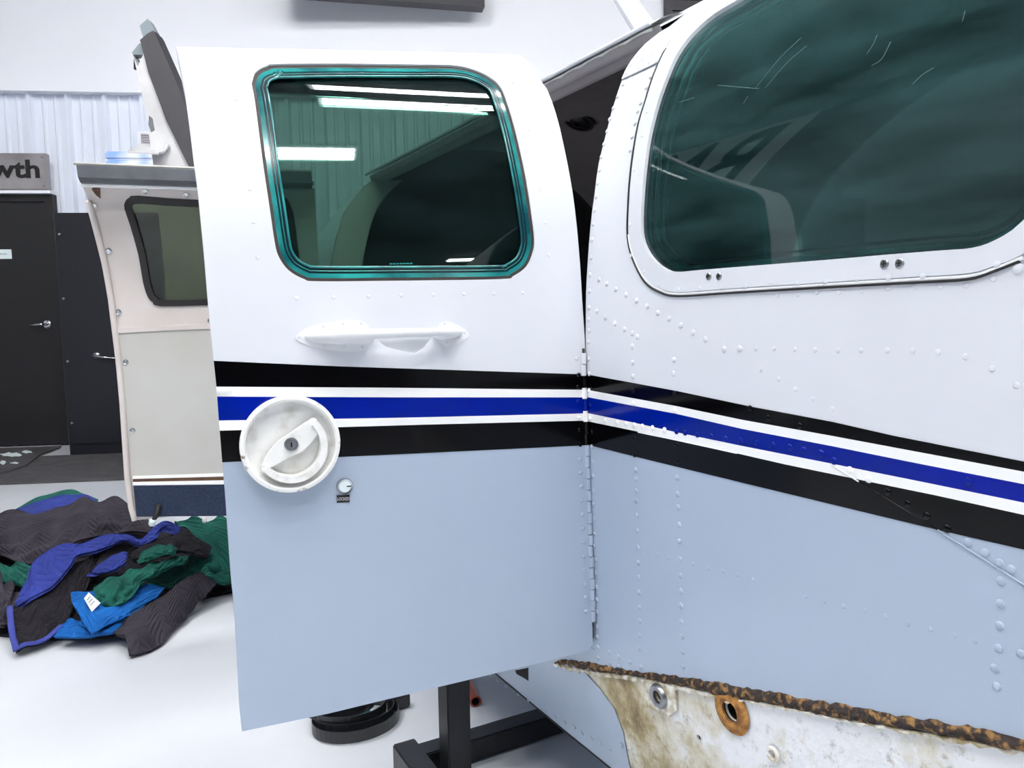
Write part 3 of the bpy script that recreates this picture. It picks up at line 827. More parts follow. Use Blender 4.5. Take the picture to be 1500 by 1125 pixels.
for a, b in [(140, 232), (180, 262), (224, 293), (290, 335), (346, 370), (400, 397), (440, 425), (492, 460), (543, 487), (590, 513), (634, 545), (685, 573), (733, 600), (785, 628), (845, 610)]:
    try: rivet(FUS, on(FUS, 680 + a / 3.6585, 930 + b / 3.6585 - 5.5, (1.1, -.7)), RV['grey'], air, .001)
    except Exception: pass
def screw(surf, p, parent, off, r=.0045):
    c = surf(*p); n = snormal(surf, *p)
    lathe('screw', c + n * off, n, [(r, 0), (r, .0006), (r * .8, .0014), (.0001, .0014)], M['steel'], parent, 16, cap=False)
    a, b, _ = basis(n)
    for ax in (a, b): 
        bx = box('screw_slot', c + n * (off + .0014), (r * 1.1, r * .28, .0004), M['rubber'], parent, [ax, np.cross(n, ax), n])
for x, y in [(1041, 405), (1056, 405), (1298.7, 387), (1321, 386)]:
    screw(FUS, on(FUS, x, y, (.6, 0)), air, .003)

# ------------------------------------------------------------------ front cabin door (open)
D_L = [(258.5, 68.5), (264, 94), (271, 131), (279, 191.5), (285.5, 246.6), (289, 270), (298.8, 371), (307, 469), (313, 529), (322.8, 630), (331, 736), (338.4, 844), (344, 900), (351, 1038.6), (354.5, 1071.5)]
D_B = [(480, 1045.5), (700, 992.5), (800, 968.5), (850, 956), (864, 951), (868.5, 943)]
D_R = [(867.5, 905), (865, 800), (862, 690), (858, 560), (856.5, 497), (852.6, 436), (849.6, 386), (845, 332.6), (839, 283), (831.6, 241), (820, 187), (801, 130), (791, 117), (783.5, 103.5), (770.7, 87), (760, 80)]
D_T = [(600, 75.5), (400, 71.5)]
dout = onD(D_L + D_B + D_R + D_T)
dwpx = [(370.4, 116), (373.5, 107), (381.6, 100), (392, 96), (404, 93.6), (500, 93), (596, 94.2), (660, 95.2), (692, 101), (717.6, 112.8), (733.6, 127), (743, 149.6), (756, 194), (768.8, 252), (778.4, 309.6), (783, 348), (781.6, 367), (772, 389.6),
        (752.8, 404), (733.6, 408.8), (596, 411), (468, 412), (445.6, 408.8), (423, 396), (408.8, 376.8), (402.4, 354.4), (394.4, 300), (384.8, 236), (373.6, 149.6), (369, 124)]
DW = smoothpoly(onD(dwpx), 4, True)
scoop = smoothpoly(onD([(546, 489), (556, 500), (566, 508), (590, 514), (606, 517), (618, 512), (628, 500), (634, 488), (610, 484), (575, 485)]), 2, True)
d_b1t = [(313, 528.5), (500, 536.8), (857, 548.3)]; d_b1b = [(317, 566.4), (580, 568), (858, 571)]
d_blt = [(318, 580.8), (580, 582), (858, 582)]; d_blb = [(320.5, 616), (580, 612), (859, 605.5)]
d_b2t = [(321.8, 630.8), (620, 622), (859, 616)]; d_b2b = [(325.5, 677), (580, 665.5), (860.5, 652)]
m1 = onD([(320, 654), (580, 644), (859, 634)])
dm = lambda u: float(np.interp(u, [q[0] for q in m1[::-1]], [q[1] for q in m1[::-1]]))
door = sheet('cabin_door', dout, DOOR, [M['white'], M['grey']], air, holes=[DW, scoop], step=.03, thick=.022, off=0,
             mfun=lambda c: 0 if c[1] > dm(c[0]) else 1, cuts=[[(q[0] * .96 + .006, dm(q[0] * .96 + .006)) for q in m1]])
tag(door, 'white over grey cabin door swung open, with teal window')
DL6 = (d_b1t, d_b1b, d_blt, d_blb, d_b2t, d_b2b)
for nm, a, b, mm in (('black_stripe', d_b1t, d_b1b, 'black'), ('white_stripe', d_b1b, d_blt, 'bright'), ('blue_stripe', d_blt, d_blb, 'blue'), ('white_stripe', d_blb, d_b2t, 'bright'), ('black_stripe', d_b2t, d_b2b, 'black')):
    band(nm, a, b, DOOR, M[mm], door, conv=onD)
# window: sealant, pane and stepped teal edges
sheet('window_sealant', shrink(DW, -.001), DOOR, M['sealbrown'], door, holes=[shrink(DW, .0045)], step=.02, thick=.012, off=-.003)
sheet('edge_bevel', shrink(DW, .0045), DOOR, M['teal'], door, holes=[shrink(DW, .0105)], step=.02, thick=.004, off=-.003)
sheet('pane_rim', shrink(DW, .0105), DOOR, M['tealdark'], door, holes=[shrink(DW, .0185)], step=.02, thick=.003, off=-.0035)
for d_, r_ in ((.0138, .0008), (.0188, .0017)):
    tube('edge_line', [DOOR(*p) - snormal(DOOR, *p) * .0034 for p in shrink(DW, d_)], r_, M['teal'], door, 6, closed=True)
sheet('window_pane', shrink(DW, .004), DOOR, M['pane'], door, step=.03, thick=.005, off=-.0068)
# handle
sc_c = np.mean(np.array(scoop), axis=0)
rings = []
for k, dpt in ((1.03, -.001), (.93, -.008), (.75, -.014), (.45, -.017), (.05, -.018)):
    rings.append([DOOR(*(sc_c + (np.array(p) - sc_c) * k)) + snormal(DOOR, *p) * dpt for p in scoop])
loft('handle_scoop', rings, M['handle'], door)
for poly in ([(434, 492), (446, 482), (468, 475), (495, 470), (520, 469), (534, 472), (541, 482), (543, 500), (538, 511), (525, 515), (500, 515), (470, 511), (446, 504), (435, 498)],
             [(641, 482), (645, 473), (655, 471), (668, 475), (680, 482), (686.5, 489), (684, 495), (672, 502), (655, 508), (645, 503), (641, 495)]):
    sheet('handle_pad', smoothpoly(onD(poly), 2, True), DOOR, M['handle'], door, step=.02, thick=.0012, off=.0013)
hu = onD([(446, 493.5), (676, 487)])
def hp(t): return np.array(hu[0]) * (1 - t) + np.array(hu[1]) * t
hup = MA @ np.array([0, 0, 1.0])
rings = []
tt = np.linspace(0, 1, 25)
for t in tt:
    c2 = hp(t); c = DOOR(*c2); n = snormal(DOOR, *c2)
    o_ = np.interp(t, [0, .06, .18, .35, .55, .8, .93, 1], [.002, .010, .026, .036, .039, .034, .014, .002])
    rz = np.interp(t, [0, .06, .2, .4, .8, .93, 1], [.002, .005, .0072, .0065, .0062, .0055, .002])
    ro = np.interp(t, [0, .1, .4, .9, 1], [.002, .006, .0075, .006, .002])
    rings.append([c + n * (o_ + ro * math.cos(a)) + hup * (rz * math.sin(a)) for a in np.linspace(0, 2 * math.pi, 14, endpoint=False)])
loft('handle_grip', rings, M['handle'], door)
for t0, t1 in ((.0, .42), (.80, 1.0)):
    rings = []
    for t in np.linspace(t0 + .004, t1 - .004, 14):
        c2 = hp(t); c = DOOR(*c2); n = snormal(DOOR, *c2)
        o_ = np.interp(t, [0, .06, .18, .35, .42, .80, .84, .93, 1], [.002, .010, .026, .030, .004, .004, .031, .014, .002])
        wz = np.interp(t, [0, .06, .2, .35, .42, .80, .86, .93, 1], [.003, .007, .0105, .0105, .007, .006, .009, .007, .003])
        rings.append([c + n * (o_ * math.sin(a) + .0005) + hup * (wz * math.cos(a) * (1.0 if math.sin(a) < .3 else .9) - .001) for a in np.linspace(0, math.pi, 12)])
    loft('handle_foot', rings, M['handle'], door, closed=True)
for x, y in [(438, 494), (474.5, 477.5), (503.5, 473.5), (529.5, 473.5), (475, 507), (504, 508), (531, 508), (651.5, 473.5), (680.5, 487), (654.5, 501)]:
    rivet(DOOR, onD([(x, y)])[0], RS['white'], door, .0013, sc=.8)
# round latch cup with paddle
lc = onD([(424, 648)])[0]; LCp = DOOR(*lc); LN = snormal(DOOR, *lc)
lathe('latch_cup', LCp, LN, [(.0605, 0), (.0615, .015), (.0605, .0185), (.0575, .0195), (.0555, .018), (.0535, .006), (.052, .004), (.0001, .004)], M['worn'], door, 56, cap=False)
lathe('cup_rim', LCp, LN, [(.0620, .0165), (.0612, .0198), (.0575, .0206), (.0553, .0188)], M['chip'], door, 56, cap=False)
pad = smoothpoly(onD([(382, 677), (400, 650), (412, 640), (430, 628), (454, 611), (460, 613), (468, 622), (462, 634), (448, 650), (438, 659), (424, 665), (405, 676), (391, 682)]), 2, True)
pp = sheet('latch_paddle', pad, DOOR, M['worn'], door, step=.015, thick=.010, off=.0185)
def px_arc(cx, cy, r0, r1, a0, a1, n=22):
    o = [(cx + r1 * math.cos(a), cy + r1 * math.sin(a)) for a in np.linspace(a0, a1, n)]
    return o + [(cx + r0 * math.cos(a), cy + r0 * math.sin(a)) for a in np.linspace(a1, a0, n)]
ring = onD(px_arc(423, 650, 43, 53, math.radians(-46), math.radians(140)))
sheet('latch_grip', ring, DOOR, M['worn'], door, step=.012, thick=.018, off=.0235)
lathe('latch_keyway', LCp + LN * .0185, LN, [(.0088, 0), (.0088, .0022), (.007, .0028), (.0066, .0012), (.0052, .0012), (.005, .003), (.0001, .003)], M['steel'], door, 24, cap=False)
box('key_slot', LCp + LN * .0217, (.0018, .006, .0006), M['bore'], door, np.array(basis(LN)))
# lock with its plate
kc = onD([(504.5, 711.5)])[0]; KC = DOOR(*kc); KN = snormal(DOOR, *kc)
lathe('lock_cylinder', KC, KN, [(.0108, 0), (.0108, .005), (.0098, .0062), (.0084, .006), (.0082, .0045), (.0001, .0045)], M['chrome'], door, 28, cap=False)
lathe('lock_face', KC, KN, [(.0080, .0040), (.0078, .0056), (.0001, .0056)], M['plate'], door, 28, cap=False)
a_, b_, n_ = basis(KN)
box('key_slot', KC + KN * .0057 + DOOR(*onD([(510, 711)])[0]) - KC, (.006, .0014, .0005), M['bore'], door, np.array([a_, b_, n_]))
lab = sheet('lock_label', onD([(493, 725.5), (512, 724.5), (512, 735.5), (493.5, 736.5)]), DOOR, M['labelblack'], door, step=.02, thick=.0006, off=.0008)

def text_mesh(txt, size, ext_=0.0, bold=0.0):
    cu = bpy.data.curves.new('txt', 'FONT'); cu.body = txt; cu.size = size; cu.extrude = ext_; cu.offset = bold
    cu.align_x = 'CENTER'; cu.align_y = 'CENTER'
    o = bpy.data.objects.new('txt', cu); COL.objects.link(o)
    dg = bpy.context.evaluated_depsgraph_get(); dg.update()
    me = bpy.data.meshes.new_from_object(o.evaluated_get(dg)); bpy.data.objects.remove(o); bpy.data.curves.remove(cu)
    V = np.array([v.co[:] for v in me.vertices]); F = [list(p.vertices) for p in me.polygons]
    bpy.data.meshes.remove(me)
    return V, F
def put_text(name, txt, c, ex, ey, width, height, mt, parent, ext_=.0, bold=0.0):
    V, F = text_mesh(txt, 1.0, 0.0, bold)
    lo, hi = V.min(0), V.max(0); ez = np.cross(ex, ey)
    n = len(V)
    U = (V - (lo + hi) / 2) / (hi - lo + 1e-9)
    P = np.array(c) + np.outer(U[:, 0] * width, ex) + np.outer(U[:, 1] * height, ey)
    if ext_:
        P = np.concatenate([P + ez * ext_, P]); 
        F2 = F + [[i + n for i in f[::-1]] for f in F]
        from collections import Counter
        ec = set()
        for f in F:
            for i in range(len(f)): ec.add((f[i], f[(i + 1) % len(f)]))
        for a, b in ec:
            if (b, a) not in ec: F2.append([b, a, a + n, b + n])
        F = F2
    return mesh(name, P, F, mt, parent)
ex_ = DOOR(*onD([(511, 730.5)])[0]) - DOOR(*onD([(494, 731)])[0]); ex_ /= np.linalg.norm(ex_)
lcn = onD([(502.6, 730.5)])[0]; n_ = snormal(DOOR, *lcn); ey_ = np.cross(n_, ex_)
put_text('label_lettering', 'LOCKED', DOOR(*lcn) + n_ * .0010, ex_, ey_, .0155, .0042, M['labelwhite'], door)
# window maker's print near the pane's foot
ec_ = onD([(589, 390)])[0]; nn_ = snormal(DOOR, *ec_); e1 = DOOR(ec_[0] - .01, ec_[1]) - DOOR(*ec_); e1 /= np.linalg.norm(e1)
for k, wd in enumerate((.032, .034, .020)):
    for j in range(7 if k < 2 else 4):
        box('pane_print', DOOR(ec_[0], ec_[1] - .0042 * (k - 1)) - nn_ * .0042 + e1 * ((j - (3 if k < 2 else 1.5)) * .0047), (.0036, .0018, .0003), M['teal'], door, [e1, np.cross(nn_, e1), nn_])
# door rivets
dr_px = [(800 + a / 3.126, 640 + b / 3.126) for a, b in [(155, 100), (158, 165), (162, 228), (163, 291), (167, 355), (168, 418), (172, 483), (173, 547), (175, 610), (179, 673), (182, 733), (183, 800)]] + [(844.6, 525), (847.6, 549.4), (846.3, 567), (846.7, 588), (848, 612), (849, 630), (850, 651)]
for x, y in dr_px:
    k = paint_at(x, y, DL6); rivet(DOOR, onD([(x, y)])[0], RV[k], door, .0006 if k in ('black', 'blue', 'bright') else 0, sc=.9)
df_px = [(340, 108), (346.4, 145), (353.4, 184.8), (359, 229), (366, 277), (371.4, 325), (377.4, 377.4), (750.6, 119.8), (762.4, 151.8), (774, 190), (783.5, 232.8), (791.8, 277.6), (799, 325.6), (804.6, 373.6),
         (435, 437), (489, 436), (540, 434.8), (588, 432.8), (635, 431.6), (679.6, 430.8), (724, 430.4), (765.6, 429)]
for x, y in df_px: rivet(DOOR, onD([(x, y)])[0], RV['white'], door, -.0008, sc=.85)
# piano hinge
hz = np.linspace(on(FUS, 858, 516, (.95, 0))[1], on(FUS, 868, 906, (.95, -.4))[1], 25)
for i in range(24):
    z0, z1 = hz[i], hz[i + 1]; zc_ = (z0 + z1) / 2
    c = AW(HX - .004, HY + .001, zc_); yy = pix(c)[1]
    k = paint_at(859, yy, FL)
    lathe('hinge_knuckle', AW(HX - .003 - (.0012 if i % 2 else 0), HY + .001, z0), MA @ np.array([0, 0, -1.0]), [(.0042, 0.0006), (.0042, abs(z1 - z0) - .0006)], M[k], air, 10)
tube('hinge_pin', [AW(HX - .003, HY + .001, hz[0] + .006), AW(HX - .003, HY + .001, hz[-1])], .002, M['rubber'], air, 8)

# ------------------------------------------------------------------ rear cabin door (seen from inside)
A_L = [(118, 267), (129.6, 294), (141.6, 337), (153.6, 385), (163, 438), (169, 486), (174, 527), (180, 592), (184, 654), (187, 700), (192.5, 743), (198, 762)]
al = onA(A_L)
awpx = [(183.6, 305), (184.5, 296), (190, 290.5), (204, 288), (290, 294)]
aw = onA(awpx) + [(.20, .335), (.11, .332), (.085, .31), (.075, .25), (.07, .1), (.08, .05), (.11, .03)] + onA([(306, 446), (235, 447.6), (225, 442), (218, 435), (211, 414), (204, 373), (192, 330)])
AWN = smoothpoly(aw, 2, True)
ztop = al[0][1]
outA = al + [(.02, -.60), (.012, 0), (.012, .2), (.012, .352)]
rear = sheet('rear_cabin_door', outA, AFT, M['beige'], air, holes=[AWN], step=.035, thick=.012, off=0)
tag(rear, 'beige trimmed inside of the rear cabin door, swung open')
sheet('outer_skin', outA, AFT, M['white'], rear, holes=[AWN], step=.06, thick=.003, off=-.035)
lo_top = onA([(172, 487), (240, 483), (310, 481)]) 
lowp = [lo_top[0], lo_top[1], lo_top[2], (.02, lo_top[2][1]), (.02, -.485)] + onA([(328, 693), (196, 697), (189, 650), (184, 592), (178, 527)])
sheet('lower_panel', lowp, AFT, M['beigegrey'], rear, step=.05, thick=.004, off=.003)
sheet('panel_lip', onA([(171, 480), (310, 474)]) + [(.02, lo_top[2][1] + .012), (.02, lo_top[2][1])] + onA([(310, 481.5), (240, 484), (172, 488)]), AFT, M['beige'], rear, step=.05, thick=.006, off=.006)
def abar(name, a, b, mt, off, th_=.003):
    L = onA(a); Rr_ = onA(b)
    return sheet(name, [L[0], L[1], (.02, L[1][1]), (.02, Rr_[1][1]), Rr_[1], Rr_[0]], AFT, mt, rear, step=.05, thick=th_, off=off)
abar('metal_strip', [(195, 697), (328, 693)], [(195, 701), (328, 697.5)], M['bright'], .006)
abar('brown_strip', [(195, 701), (328, 697.5)], [(195, 705.5), (328, 703)], M['brown'], .0045)
abar('metal_strip', [(195, 705.5), (328, 703)], [(195, 710.5), (328, 709)], M['bright'], .006)
abar('carpet_panel', [(196, 711), (328, 709)], [(201, 756), (332, 755)], M['carpet'], .008, .006)
tube('edge_welt', [AFT(*p) + snormal(AFT, *p) * .003 for p in resample(al[1:], .03, False)], .009, M['beige'], rear, 8)
sheet('window_seal', shrink(AWN, -.002), AFT, M['rubber'], rear, holes=[shrink(AWN, .016)], step=.025, thick=.008, off=.004)
sheet('window_pane', shrink(AWN, .012), AFT, M['paneaft'], rear, step=.05, thick=.004, off=-.008)
# top weather seal and its beige lip
tp = [(.612, .362), (.33, .352), (.02, .346)]
def aft3(u, z, o): return AFT(u, z) + snormal(AFT, u, .2) * o
rings = []
for u, z in tp:
    rings.append([aft3(u, z + dz, o_) for dz, o_ in ((.004, .01), (.010, .026), (.022, .030), (.034, .016), (.044, .004), (.044, -.03), (.02, -.035), (.0, -.02))])
loft('weather_seal', rings, M['sealgrey'], rear, smooth=False)
tube('seal_lip', [aft3(.62, .408, -.01), aft3(.33, .398, -.01), aft3(.02, .392, -.01)], .004, M['beigegrey'], rear, 6)
tube('top_lip', [aft3(.615, .366, .012), aft3(.33, .356, .012), aft3(.02, .350, .012)], .007, M['bright'], rear, 8)
ck = onA([(140, 270), (147, 273), (147.5, 291), (141, 286), (134, 277)])
sheet('latch_notch', ck, AFT, M['brown'], rear, step=.03, thick=.002, off=.0012)
for x, y in [(213, 279.5), (273, 285), (138.5, 301.5), (159, 367), (173.5, 457), (184.5, 530.5), (194.5, 630.5), (308, 470)]:
    p = onA([(x, y)])[0]
    lathe('trim_screw', AFT(*p) + snormal(AFT, *p) * .003, snormal(AFT, *p), [(.0085, -.002), (.008, .002), (.005, .003), (.004, .001), (.0001, .001)], M['chrome'], rear, 14, cap=False)
c0 = onA([(233, 748)])[0]
tube('strap_hook', [aft3(*onA([(234, 737)])[0], .010), aft3(*onA([(230, 750)])[0], .022), aft3(*onA([(224, 760)])[0], .018)], [.008, .007, .006], M['rubber'], rear, 8)
tube('hook_tip', [aft3(*onA([(226, 755)])[0], .022), aft3(*onA([(224, 763)])[0], .018)], .0085, M['plate'], rear, 8)
tube('knob', [aft3(*onA([(300, 758)])[0], .006), aft3(*onA([(300, 759)])[0], .02)], .006, M['beige'], rear, 8)

# dark seat in the cabin behind the big window
seat = empty('cabin_seat', AW(1.05, .78, -.56), 'dark seat inside the cabin behind the large side window', 'seat')
def apt(x, y, z): return AW(x, y, z)
def abox(name, c, size, mt, parent, bev=.03):
    return box(name, AW(*c), size, mt, parent, MA.T, bev)
abox('seat_base', (1.05, .75, -.45), (.42, .40, .2199), M['seat'], seat, .02)
abox('seat_cushion', (1.05, .75, -.28), (.46, .46, .14), M['seat'], seat, .05)
abox('backrest', (1.05, .98, -.05), (.46, .11, .50), M['seat'], seat, .05)

# ------------------------------------------------------------------ support stand under the fuselage
px0 = onfloor(672, 1128)
SX, SY = .618, 1.43
st = empty('support_stand', (SX, SY, 0), 'black square-tube stand holding up the fuselage', 'stand')
ztop_ = AW(HX + .1, 1.45, -.815)[2]
for dx in (0, 1.19):
    box('post', (SX + dx + (.03 if dx else 0), SY, .24), (.052, .052, .48), M['steelblack'], st, bevel=.003)
    box('foot_beam', (SX + dx - (.071 if not dx else -.113), 1.40, .03), (.052, .30, .058), M['steelblack'], st, bevel=.003)
box('cross_beam', (SX + .60, 1.507, .03), (1.36, .05, .05), M['steelblack'], st, bevel=.003)
zc_ = AW(CENTER, 1.507, -.80)[2]
box('centre_post', (CENTER + .02, 1.507, zc_ / 2 + .012), (.05, .05, zc_ - .04), M['steelblack'], st, bevel=.003)

# orange pipe end, coiled strap
e = onfloor(697, 1036); pr = .015
far = onfloor(676, 990); dv = far - e; dv /= np.linalg.norm(dv)
op = empty('orange_pipe', (e[0], e[1], 0), 'short orange pipe lying on the floor behind the black stand', 'pipe')
lathe('pipe_body', e + [0, 0, pr], -dv, [(pr * .7, -.0), (pr, 0), (pr, -.35), (pr * .7, -.35)], M['orange'], op, 20, cap=False)
lathe('pipe_bore', e + [0, 0, pr], -dv, [(pr * .7, .0), (pr * .68, -.05), (.0005, -.05)], M['bore'], op, 20, cap=False)
cc = onfloor(522, 1062)
cs = empty('strap_coil', (cc[0], cc[1], 0), 'loose coil of flat black strapping on the floor below the door', 'strap')
for i, (rx, ry, h0, tl, dx, dy) in enumerate([(.105, .085, .004, .00, 0, 0), (.098, .075, .008, .10, .0, .012), (.090, .07, .018, .22, -.01, .02), (.085, .05, .03, .3, -.03, .03)]):
    rg = []
    for a in np.linspace(0, 2 * math.pi, 40):
        x, y = rx * math.cos(a), ry * math.sin(a)
        c = cc + [dx + x, dy + y, h0 + tl * max(0, -x + rx) * .25]
        o_ = np.array([math.cos(a), math.sin(a), 0]) * .0012
        rg.append([c - o_, c + o_, c + o_ + [0, 0, .028], c - o_ + [0, 0, .028]])
    loft('strap_loop', rg, M['strapblack'], cs, caps=False, smooth=False)
box('strap_end', cc + [.115, .02, .02], (.06, .02, .035), M['strapblack'], cs, bevel=.004)
mesh('plastic_film', [cc + v for v in ([-.05, -.05, .012], [.05, -.02, .012], [.03, .04, .03], [-.04, .03, .022])], [(0, 1, 2, 3)], M['teal'], cs)

# ------------------------------------------------------------------ background: door, sign, cabinet, mats
def wbox(name, px0, py0, px1, py1, d, th_, mt, parent=None, bev=.0, s0=None, s1=None, z0=None, z1=None):
    """box whose front face spans two pixels on a plane parallel to the back wall"""
    ym = (py0 + py1) / 2; xm = (px0 + px1) / 2
    a = ws(px0, ym, d)[0] if s0 is None else s0; b = ws(px1, ym, d)[0] if s1 is None else s1
    t = ws(xm, py0, d)[1] if z1 is None else z1; q = ws(xm, py1, d)[1] if z0 is None else z0
    c = wallp((a + b) / 2, (t + q) / 2, d + th_ / 2)
    return box(name, c, (abs(b - a), th_, abs(t - q)), mt, parent, WAX, bev)
DD = WALLD - .10
sR = ws(88, 466, DD)[0]; zT = ws(38, 284, DD)[1]
d1 = wbox('door_1', 0, 290, 76, 648, DD + .02, .04, M['blackdoor'], s0=sR - 1.0, s1=sR - .06, z0=0.01, z1=zT - .06); tag(d1, kind='structure')
for nm, a, b, q, t in (('door_frame', sR - .06, sR, 0, zT), ('door_frame', sR - 1.06, sR - 1.0, 0, zT), ('door_frame', sR - 1.0, sR - .06, zT - .06, zT)):
    wbox(nm, 0, 0, 1, 1, DD, .08, M['blackdoor'], d1, s0=a, s1=b, z0=q, z1=t)
hs, hz_ = ws(68, 475, DD)
lathe('handle_rose', wallp(hs, hz_, DD + .02), WN, [(.034, 0), (.034, .008), (.028, .014), (.012, .016), (.012, .05), (.0001, .05)], M['chrome'], d1, 24, cap=False)
tube('door_lever', [wallp(hs, hz_, DD - .03), wallp(hs - .05, hz_, DD - .033), wallp(hs - .12, hz_ - .004, DD - .03)], [.011, .010, .008], M['chrome'], d1, 8)
ps, pz_ = ws(5.5, 372, DD)
dp = box('door_sign', wallp(ps - .03, pz_, DD + .018), (.16, .006, .075), M['plate'], None, WAX); tag(dp, 'small white plate on the black door at the left edge', 'sign')
put_text('sign_lettering', 'no', wallp(ps - .01, pz_, DD + .0145), WD, UZ, .05, .012, M['greytext'], dp, ext_=.0005)
# metal sign above the door
sd = WALLD - .16
sx0, sz1 = ws(67, 224.5, sd); sz0 = ws(68, 277.5, sd)[1]
sg = box('metal_sign', wallp(sx0 - .45, (sz0 + sz1) / 2, sd + .03), (.9, .06, sz1 - sz0), M['signmetal'], None, WAX, .003)
tag(sg, 'brushed metal sign with black stencil letters above the black door', 'sign')
la, lz1 = ws(57, 234, sd); lb = ws(-15, 250, sd)[0]; lz0 = ws(57, 261, sd)[1]
put_text('sign_letters', 'wth', wallp((la + lb) / 2, (lz0 + lz1) / 2, sd - .001), WD, UZ, la - lb, lz1 - lz0, M['letter'], sg, ext_=.006, bold=.024)
for z in (sz0 + .03, sz1 - .03):
    lathe('sign_bolt', wallp(sx0 - .03, z, sd), WN, [(.009, 0), (.008, .005), (.0001, .006)], M['steel'], sg, 12, cap=False)
ld = wbox('door_ledge', 0, 278.5, 77, 283, WALLD - .15, .09, M['wall'], s0=sR - 1.1, s1=sR + .01); tag(ld, 'white ledge between the metal sign and the black door', 'ledge')
# cabinet
CD = 6.09
cs0 = ws(89, 490, CD)[0]; cz = ws(105, 311, CD)[1]
cb = empty('storage_cabinet', wallp(cs0 + .46, 0, CD + .27), 'tall black metal cabinet with a chrome handle beside the black door', 'cabinet')
wbox('body', 0, 0, 1, 1, CD + .02, .50, M['blackcab'], cb, s0=cs0, s1=cs0 + .92, z0=.0, z1=cz, bev=.004)
wbox('cabinet_door', 0, 0, 1, 1, CD, .018, M['blackcab'], cb, s0=cs0 + .05, s1=cs0 + .48, z0=.09, z1=cz - .045, bev=.003)
wbox('cabinet_door', 0, 0, 1, 1, CD, .018, M['blackcab'], cb, s0=cs0 + .484, s1=cs0 + .89, z0=.09, z1=cz - .045, bev=.003)
for x, y in ((79.5, 343.5), (87, 437.5), (94.5, 529.5), (102.5, 620)):
    q = ws(x, y, CD + .015); lathe('hinge_bolt', wallp(max(q[0], cs0 + .03), q[1], CD + .018), WN, [(.011, 0), (.009, .008), (.0001, .011)], M['steel'], cb, 12, cap=False)
q0 = ws(142, 520.5, CD); q1 = ws(176, 525, CD)
lathe('handle_boss', wallp(q0[0], q0[1], CD), WN, [(.024, 0), (.024, .012), (.014, .02), (.0001, .02)], M['chrome'], cb, 16, cap=False)
tube('cabinet_handle', [wallp(q0[0] - .02, q0[1], CD - .025), wallp(q0[0] + .04, q0[1] - .012, CD - .03), wallp(q1[0], q1[1], CD - .03)], [.012, .008, .007], M['chrome'], cb, 8)
# packs on the cabinet
pz0 = ws(190, 246, CD + .1)[1]; ph = ws(190, 233.5, CD + .1)[1] - pz0
pa = ws(153.5, 235, CD + .1)[0]
bx_ = wbox('storage_box', 0, 0, 1, 1, CD + .12, .36, M['plate'], s0=pa + .02, s1=pa + .5, z0=cz + .001, z1=pz0 - ph - .001, bev=.01); tag(bx_, 'white box on the black cabinet beneath the film-wrapped packs', 'box')
for k, nm in enumerate(('lowest', 'middle', 'topmost')):
    o = wbox('wrapped_pack', 0, 0, 1, 1, CD + .1, .40, M['bluepack'], s0=pa, s1=pa + .52, z0=pz0 + (k - 1) * ph, z1=pz0 + k * ph - .002, bev=.012)
    tag(o, 'blue and white film-wrapped pack on the cabinet, %s of the stack' % nm, 'pack', 'packs stacked on the cabinet')
# thermostat cover on the wall
gv = WALLD - .08
g = wbox('vent_cover', 201, 192.5, 224, 213.5, gv, .06, M['wall'], bev=.004); tag(g, 'small white louvred cover on the ribbed wall behind the tail fin', 'vent')
a0, zz1 = ws(207, 197.5, gv); a1 = ws(224, 205, gv)[0]; zz0 = ws(207, 211, gv)[1]
for k in range(5):
    z = zz0 + (zz1 - zz0) * k / 4
    box('louvre', wallp((a0 + a1) / 2, z, gv - .006), (a1 - a0, .012, .012), M['trimgrey'], g, WAX)
# mats
rm = [wallp(s, 0.001, d) for s, d in ((-3.2, CD - .0), (3.0, CD - .0), (3.0, 5.05), (-3.2, 5.05))]
V = rm + [p + [0, 0, .008] for p in rm]
mt_ = mesh('floor_runner', V, [(4, 5, 6, 7), (0, 4, 7, 3), (1, 2, 6, 5), (3, 7, 6, 2), (0, 1, 5, 4)], M['matrubber']); tag(mt_, 'dark grey rubber runner on the floor before the black cabinet', 'mat')
mo = [onfloor(x, y, .02) for x, y in ((90, 653), (60, 664), (40, 680), (12, 690), (-30, 697), (-160, 700), (-160, 662))]
V = mo + [p - [0, 0, .01] for p in mo]; n = len(mo)
dm_ = mesh('door_mat', V, [tuple(range(n))] + [(i, i + n, (i + 1) % n + n, (i + 1) % n) for i in range(n)], M['matrubber']); tag(dm_, 'dark door mat with worn white lettering at the black door', 'mat')
random.seed(5)
for cx_, cy_, w_, h_ in ((15, 666, 36, 7), (40, 662, 18, 5), (4, 677, 10, 7), (22, 678, 14, 3)):
    rg = [onfloor(cx_ + w_ / 2 * math.cos(a) * random.uniform(.6, 1.1), cy_ + h_ / 2 * math.sin(a) * random.uniform(.5, 1.2), .0212) for a in np.linspace(0, 2 * math.pi, 18, endpoint=False)]
    mesh('mat_print', rg, [tuple(range(18))], M['plate'], dm_)

